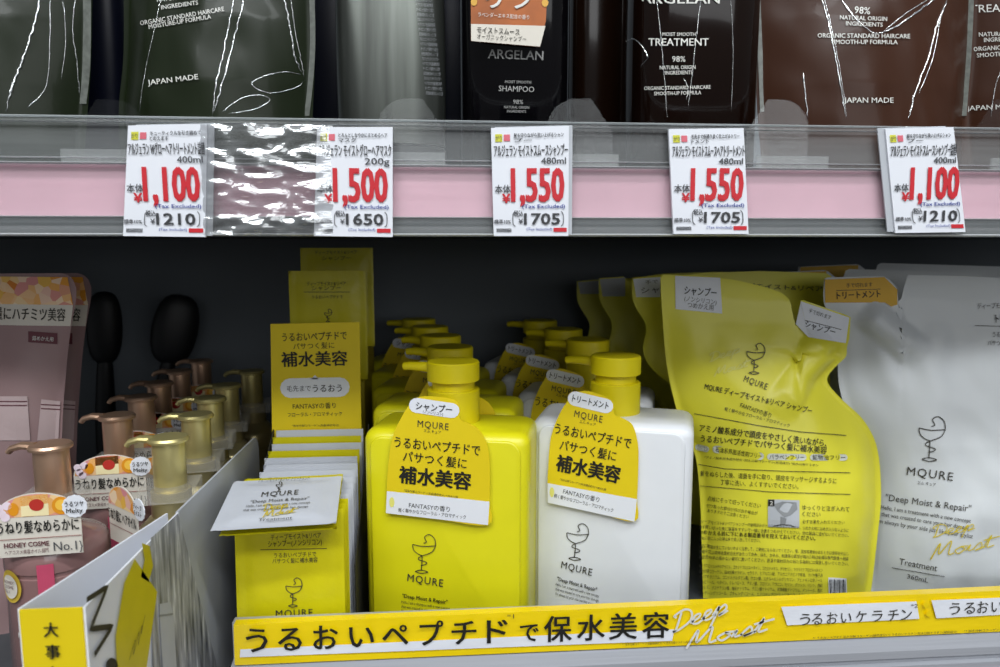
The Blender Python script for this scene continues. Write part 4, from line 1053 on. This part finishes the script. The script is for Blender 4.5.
film_pouch(1060, .440, -5, [(966, 172), (964, 110), (970, 40), (974, -140)], [(1165, 172), (1170, 60), (1168, -140)], BROWN, 'brown treatment refill pouch cut off beside the brown smooth pouch', T=.024, seed=43,
           texts=[W_('TREATMENT', (970, 13), (1040, 11), 11), W_('NATURAL ORIGIN', (978, 37), (1026, 35.5), 6, .006), W_('INGREDIENTS', (983, 42.5), (1020, 41), 6, .006), W_('ORGANIC STANDARD HAIRCARE', (973, 51.5), (1062, 47), 6.2, .006), W_('SMOOTH-UP FORMULA', (976, 58), (1040, 54), 6.2, .006), W_('JAPAN MADE', (966, 111), (1016, 109), 7, .006)],
           fold_glints=[([(990, 118), (994, 90), (1000, 70)], .0004)], group='brown refill pouches')

def tall_bottle(px, Y, yaw, a, b, mat, label, h=.205, n=3.2, face=None, group=None, capm=BLKG):
    f = Fr(ubase(px, Y), yaw); t = thing('pump_bottle', f, label, 'pump bottle', group)
    pr = [(a - .003, b - .003, 0), (a, b, .003), (a, b, h - .02)] + [(a - .018 * (1 - math.cos(rad(q))), b - .014 * (1 - math.cos(rad(q))), h - .02 + .018 * math.sin(rad(q))) for q in (20, 40, 60, 80, 90)]
    MB().sup(pr, n, 72).build('body', mat, t, sharp=50)
    MB().lathe([(.0145, h - .004), (.0145, h + .016), (.012, h + .0165)]).build('collar', capm, t); MB().lathe([(.006, h + .015), (.006, h + .03)]).build('pump_neck', capm, t)
    k = MB().lathe([(.013, h + .029), (.0145, h + .03), (.0145, h + .041), (.013, h + .043)]).build('pump_head', capm, t)
    MB().tube([(-.01, 0, h + .037), (-.035, 0, h + .037), (-.041, 0, h + .033)], [.005, .004, .0035], 10).build('spout', capm, k)
    sf = lambda u, v: b * max(0, 1 - min(1, abs(u / a)) ** n) ** (1 / n)
    if face:
        d = Decal(f, surf=sf, eps=.0005); face(d, t, f); d.build('printed_lettering', t)
    return t
def face_t(d, t, f):
    for s_, a, b, em, bo in (('ARGELAN', (638.7, 4), (719, 4), 14.5, .012), ('MOIST SMOOTH', (662, 36.3), (695, 36.3), 5, .004), ('TREATMENT', (648, 46), (708, 46), 10.5, .01), ('98%', (671.7, 62), (685, 62), 8, 0), ('NATURAL ORIGIN', (659.4, 69.8), (695, 69.3), 5.4, .004), ('INGREDIENTS', (665, 75), (692, 74.5), 5.4, .004), ('ORGANIC STANDARD HAIRCARE', (643.6, 90.5), (710, 89), 5.2, .004), ('SMOOTH-UP FORMULA', (653.7, 95.7), (700.6, 94.5), 5.2, .004)):
        d.text(s_, a, b, em, WINK, bo)
tbt = tall_bottle(685, .442, 2, .0385, .029, BRNG, 'glossy dark brown treatment pump bottle with white lettering', face=face_t, group='dark pump bottles')
fbt = Fr(ubase(685, .442), 2); sfb = lambda u, v: .029 * max(0, 1 - min(1, abs(u / .0385)) ** 3.2) ** (1 / 3.2)
for q, r in (([(655, -12), (660, 30), (664, 75), (667, 118)], .0005), ([(702, -12), (697, 30), (692, 75), (688, 108)], .0005), ([(625, 40), (633, 58), (637, 70)], .0008), ([(683, 78), (688, 88), (686, 100)], .0008), ([(730, -10), (733, 50), (731, 112)], .0003)):  # glossy tubes standing in for white reflection streaks on the bottle
    pts = []
    for i, p in enumerate(cr([(x, y, 0) for x, y in q], 7)):
        u, v = fbt.S((p.x, p.y), sfb); pts.append((u + .0004 * noise.noise(Vector((i * .7, q[0][0], 0))), -sfb(u, v) - .0002, v))
    n_ = len(pts); MB().tube(pts, [r * (.35 + .6 * abs(noise.noise(Vector((i * .4, 3, q[0][0]))))) * min(1, .15 + 5 * min(i, n_ - 1 - i) / n_) for i in range(n_)], 8).build('fold_glint', GLINT, tbt, sharp=180)
def face_s(d, t, f):
    for s_, a, b, em, bo in (('ARGELAN', (488, 58.5), (543, 60.5), 13, .01), ('MOIST SMOOTH', (505, 83.3), (531, 84), 4, 0), ('SHAMPOO', (498.6, 91.3), (534, 92.5), 8, .004), ('98%', (513, 104), (523, 104.3), 6, 0), ('NATURAL ORIGIN', (504, 108.5), (529, 109), 3.6, 0), ('INGREDIENTS', (507, 112.5), (526, 113), 3.6, 0)):
        d.text(s_, a, b, em, M('dim_white_ink', '#9a9a98', .5), bo)
    w = .034
    o = [f.L(p, w) for p in ((470.5, -60), (549, -60), (546, 20), (540, 47), (471, 41))]
    k = MB().plate(o, -w, -w + .0006).build('hang_tag', M('orange_brown_card', '#a8591c', .45, nz=.25, ns=50), t, False)
    e = Decal(f, w, eps=.0002)
    e.poly([(471, 24), (545.5, 26), (540, 46.7), (471.2, 41)], MINTC); e.lift = .0002
    e.text('モイストスムース', (477, 32.5), (519.5, 35), 7, INKS, .006); e.text('オーガニックシャンプー', (477, 38.8), (526, 41.8), 6, INKS)
    e.text('ラベンダーエキス配合の香り', (478, 16.5), (529, 19.5), 5, WINK); e.text('リフ', (486, 7), (532, 9), 26, WINK, .01)
    for c in ((545, 3), (474, 2)): e.disc(c, 3.2, 4, M('honey_gold_ink', '#d8a640', .4))
    e.build('printed_lettering', k)
tall_bottle(514, .448, -3, .0325, .026, BLKG, 'glossy black shampoo pump bottle wearing an orange hang tag', face=face_s, group='dark pump bottles')
tall_bottle(594, .505, 0, .020, .02, AMB, 'plain amber-black pump bottle between the black shampoo and brown treatment bottles', group='dark pump bottles')
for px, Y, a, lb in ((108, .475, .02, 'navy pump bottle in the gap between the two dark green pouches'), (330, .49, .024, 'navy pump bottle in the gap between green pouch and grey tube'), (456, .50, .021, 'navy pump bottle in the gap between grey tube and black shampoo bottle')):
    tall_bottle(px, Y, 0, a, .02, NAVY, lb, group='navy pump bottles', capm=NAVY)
# grey tube of hair mask
ftb = Fr(ubase(393, .436), 3)
tb = thing('cosmetic_tube', ftb, 'grey silvery hair mask tube standing on its cap above the 1,500 tag', 'tube')
prf = []
H = .165
for i in range(15):
    k = i / 14; a = .0305 - .003 * k + .002 * math.sin(k * 3); b = .021 * (1 - k) ** .8 + .0008
    prf.append((a, b, .022 + (H - .022) * k))
MB().sup(prf, 2.3, 56).build('tube_body', SILV, tb, sharp=70)
MB().sup([(.030, .0195, 0), (.031, .0205, .001), (.031, .0205, .0205), (.030, .0195, .0215)], 2.3, 56).build('screw_cap', BRSH, tb)
sft = lambda u, v: (.021 * max(0, 1 - (v - .022) / (H - .022)) ** .8 + .0008) * math.sqrt(max(.05, 1 - (u / .032) ** 2))
d = Decal(ftb, surf=sft, eps=.0007)
for i in range(4):
    for j, s_ in enumerate(('アルジェラン', 'モイストグロー', 'ヘアマスク', '毛先までつや', 'オーガニック', '植物オイル', '天然由来', '香り', '成分', '使い方', 'ご注意')):
        pass
for j in range(24):
    s_ = ('アルジェランモイストグロー', 'ヘアマスク毛髪補修美容', 'オーガニック植物オイル配合', '天然由来成分のしっとり髪')[j % 4]
    x = 413 + j * .55; y = -18 + j * 4.9
    d.text(s_, (x, y), (x + 17, y + 1), 4, GRYL)
d.build('printed_lettering', tb)

# clear plastic dividers standing behind the rail
def divider(px, Y, mir, label):
    f = Fr((P(px, 150, Y).x, Y, DK)); t = thing('clear_divider', f, label, 'divider', 'clear plastic shelf dividers')
    h = P(px, 99, Y).z - DK
    out = [(0, 0), (.036, 0), (.036, h * .5)] + [(.036 - .016 + .016 * math.cos(rad(a)), h - .016 + .016 * math.sin(rad(a))) for a in range(0, 91, 15)] + [(.012, h), (0, h * .62)]
    out = [(mir * u, v) for u, v in out]
    MB().plate(out, -.0006, .0006).build('fin', CLEAR, t, False)
    MB().box(min(0, mir * .04), max(0, mir * .04), -.014, -.003, .001, .0022).build('foot', CLEAR, t, False)
    MB().box(min(0, mir * .04), max(0, mir * .04), -.016, -.0145, 0, .014).build('front_tab', M('frosted_tab_plastic', '#c9cdcc', .25, alpha=.3), t, False)
divider(76, .3995, 1, 'clear plastic divider before the gap between the green pouches')
divider(445, .3995, -1, 'clear plastic divider below the grey tube')
divider(612, .3995, -1, 'clear plastic divider before the amber-black bottle')
divider(745, .3995, 1, 'clear plastic divider between brown bottle and brown pouch')
divider(972, .3995, 1, 'clear plastic divider at the far brown pouch')

# ------------------------------------------------------------------ light
def area(name, loc, target, sx_, sy_, power, col=(1, 1, 1)):
    l = bpy.data.lights.new(name, 'AREA'); l.shape = 'RECTANGLE'; l.size = sx_; l.size_y = sy_; l.energy = power; l.color = col
    o = bpy.data.objects.new(name, l); COL.objects.link(o); o.location = loc
    o.rotation_euler = (Vector(target) - Vector(loc)).to_track_quat('-Z', 'Y').to_euler(); return o
area('ceiling_tube_light', (.1, -.55, 1.75), (0, .45, .1), 2.4, .12, 26, (.95, .98, 1))
area('ceiling_tube_light', (-.2, -1.6, 1.9), (0, .45, .1), 3.0, .3, 42, (.95, .98, 1))
area('aisle_fill_light', (.9, -2.5, .75), (0, .45, .15), 2.6, 1.0, 17, (.96, .98, 1))  # added soft fill from the front, reaching under the upper shelf
w = bpy.data.worlds.new('shop'); SC.world = w; w.use_nodes = True; nt = w.node_tree
bg = nt.nodes['Background']; tc = nt.nodes.new('ShaderNodeTexCoord'); sp = nt.nodes.new('ShaderNodeSeparateXYZ'); r = nt.nodes.new('ShaderNodeValToRGB')
nt.links.new(tc.outputs['Generated'], sp.inputs[0]); mr = nt.nodes.new('ShaderNodeMapRange'); mr.inputs[1].default_value = -1; mr.inputs[2].default_value = 1
nt.links.new(sp.outputs['Z'], mr.inputs[0]); nt.links.new(mr.outputs[0], r.inputs[0]); nt.links.new(r.outputs[0], bg.inputs[0])
e = r.color_ramp.elements; e[0].position = .2; e[0].color = (.22, .22, .22, 1); e[1].position = .75; e[1].color = (.75, .78, .82, 1)
bg.inputs[1].default_value = .3
SC.view_settings.view_transform = 'Standard'; SC.view_settings.look = 'None'; SC.view_settings.exposure = 0
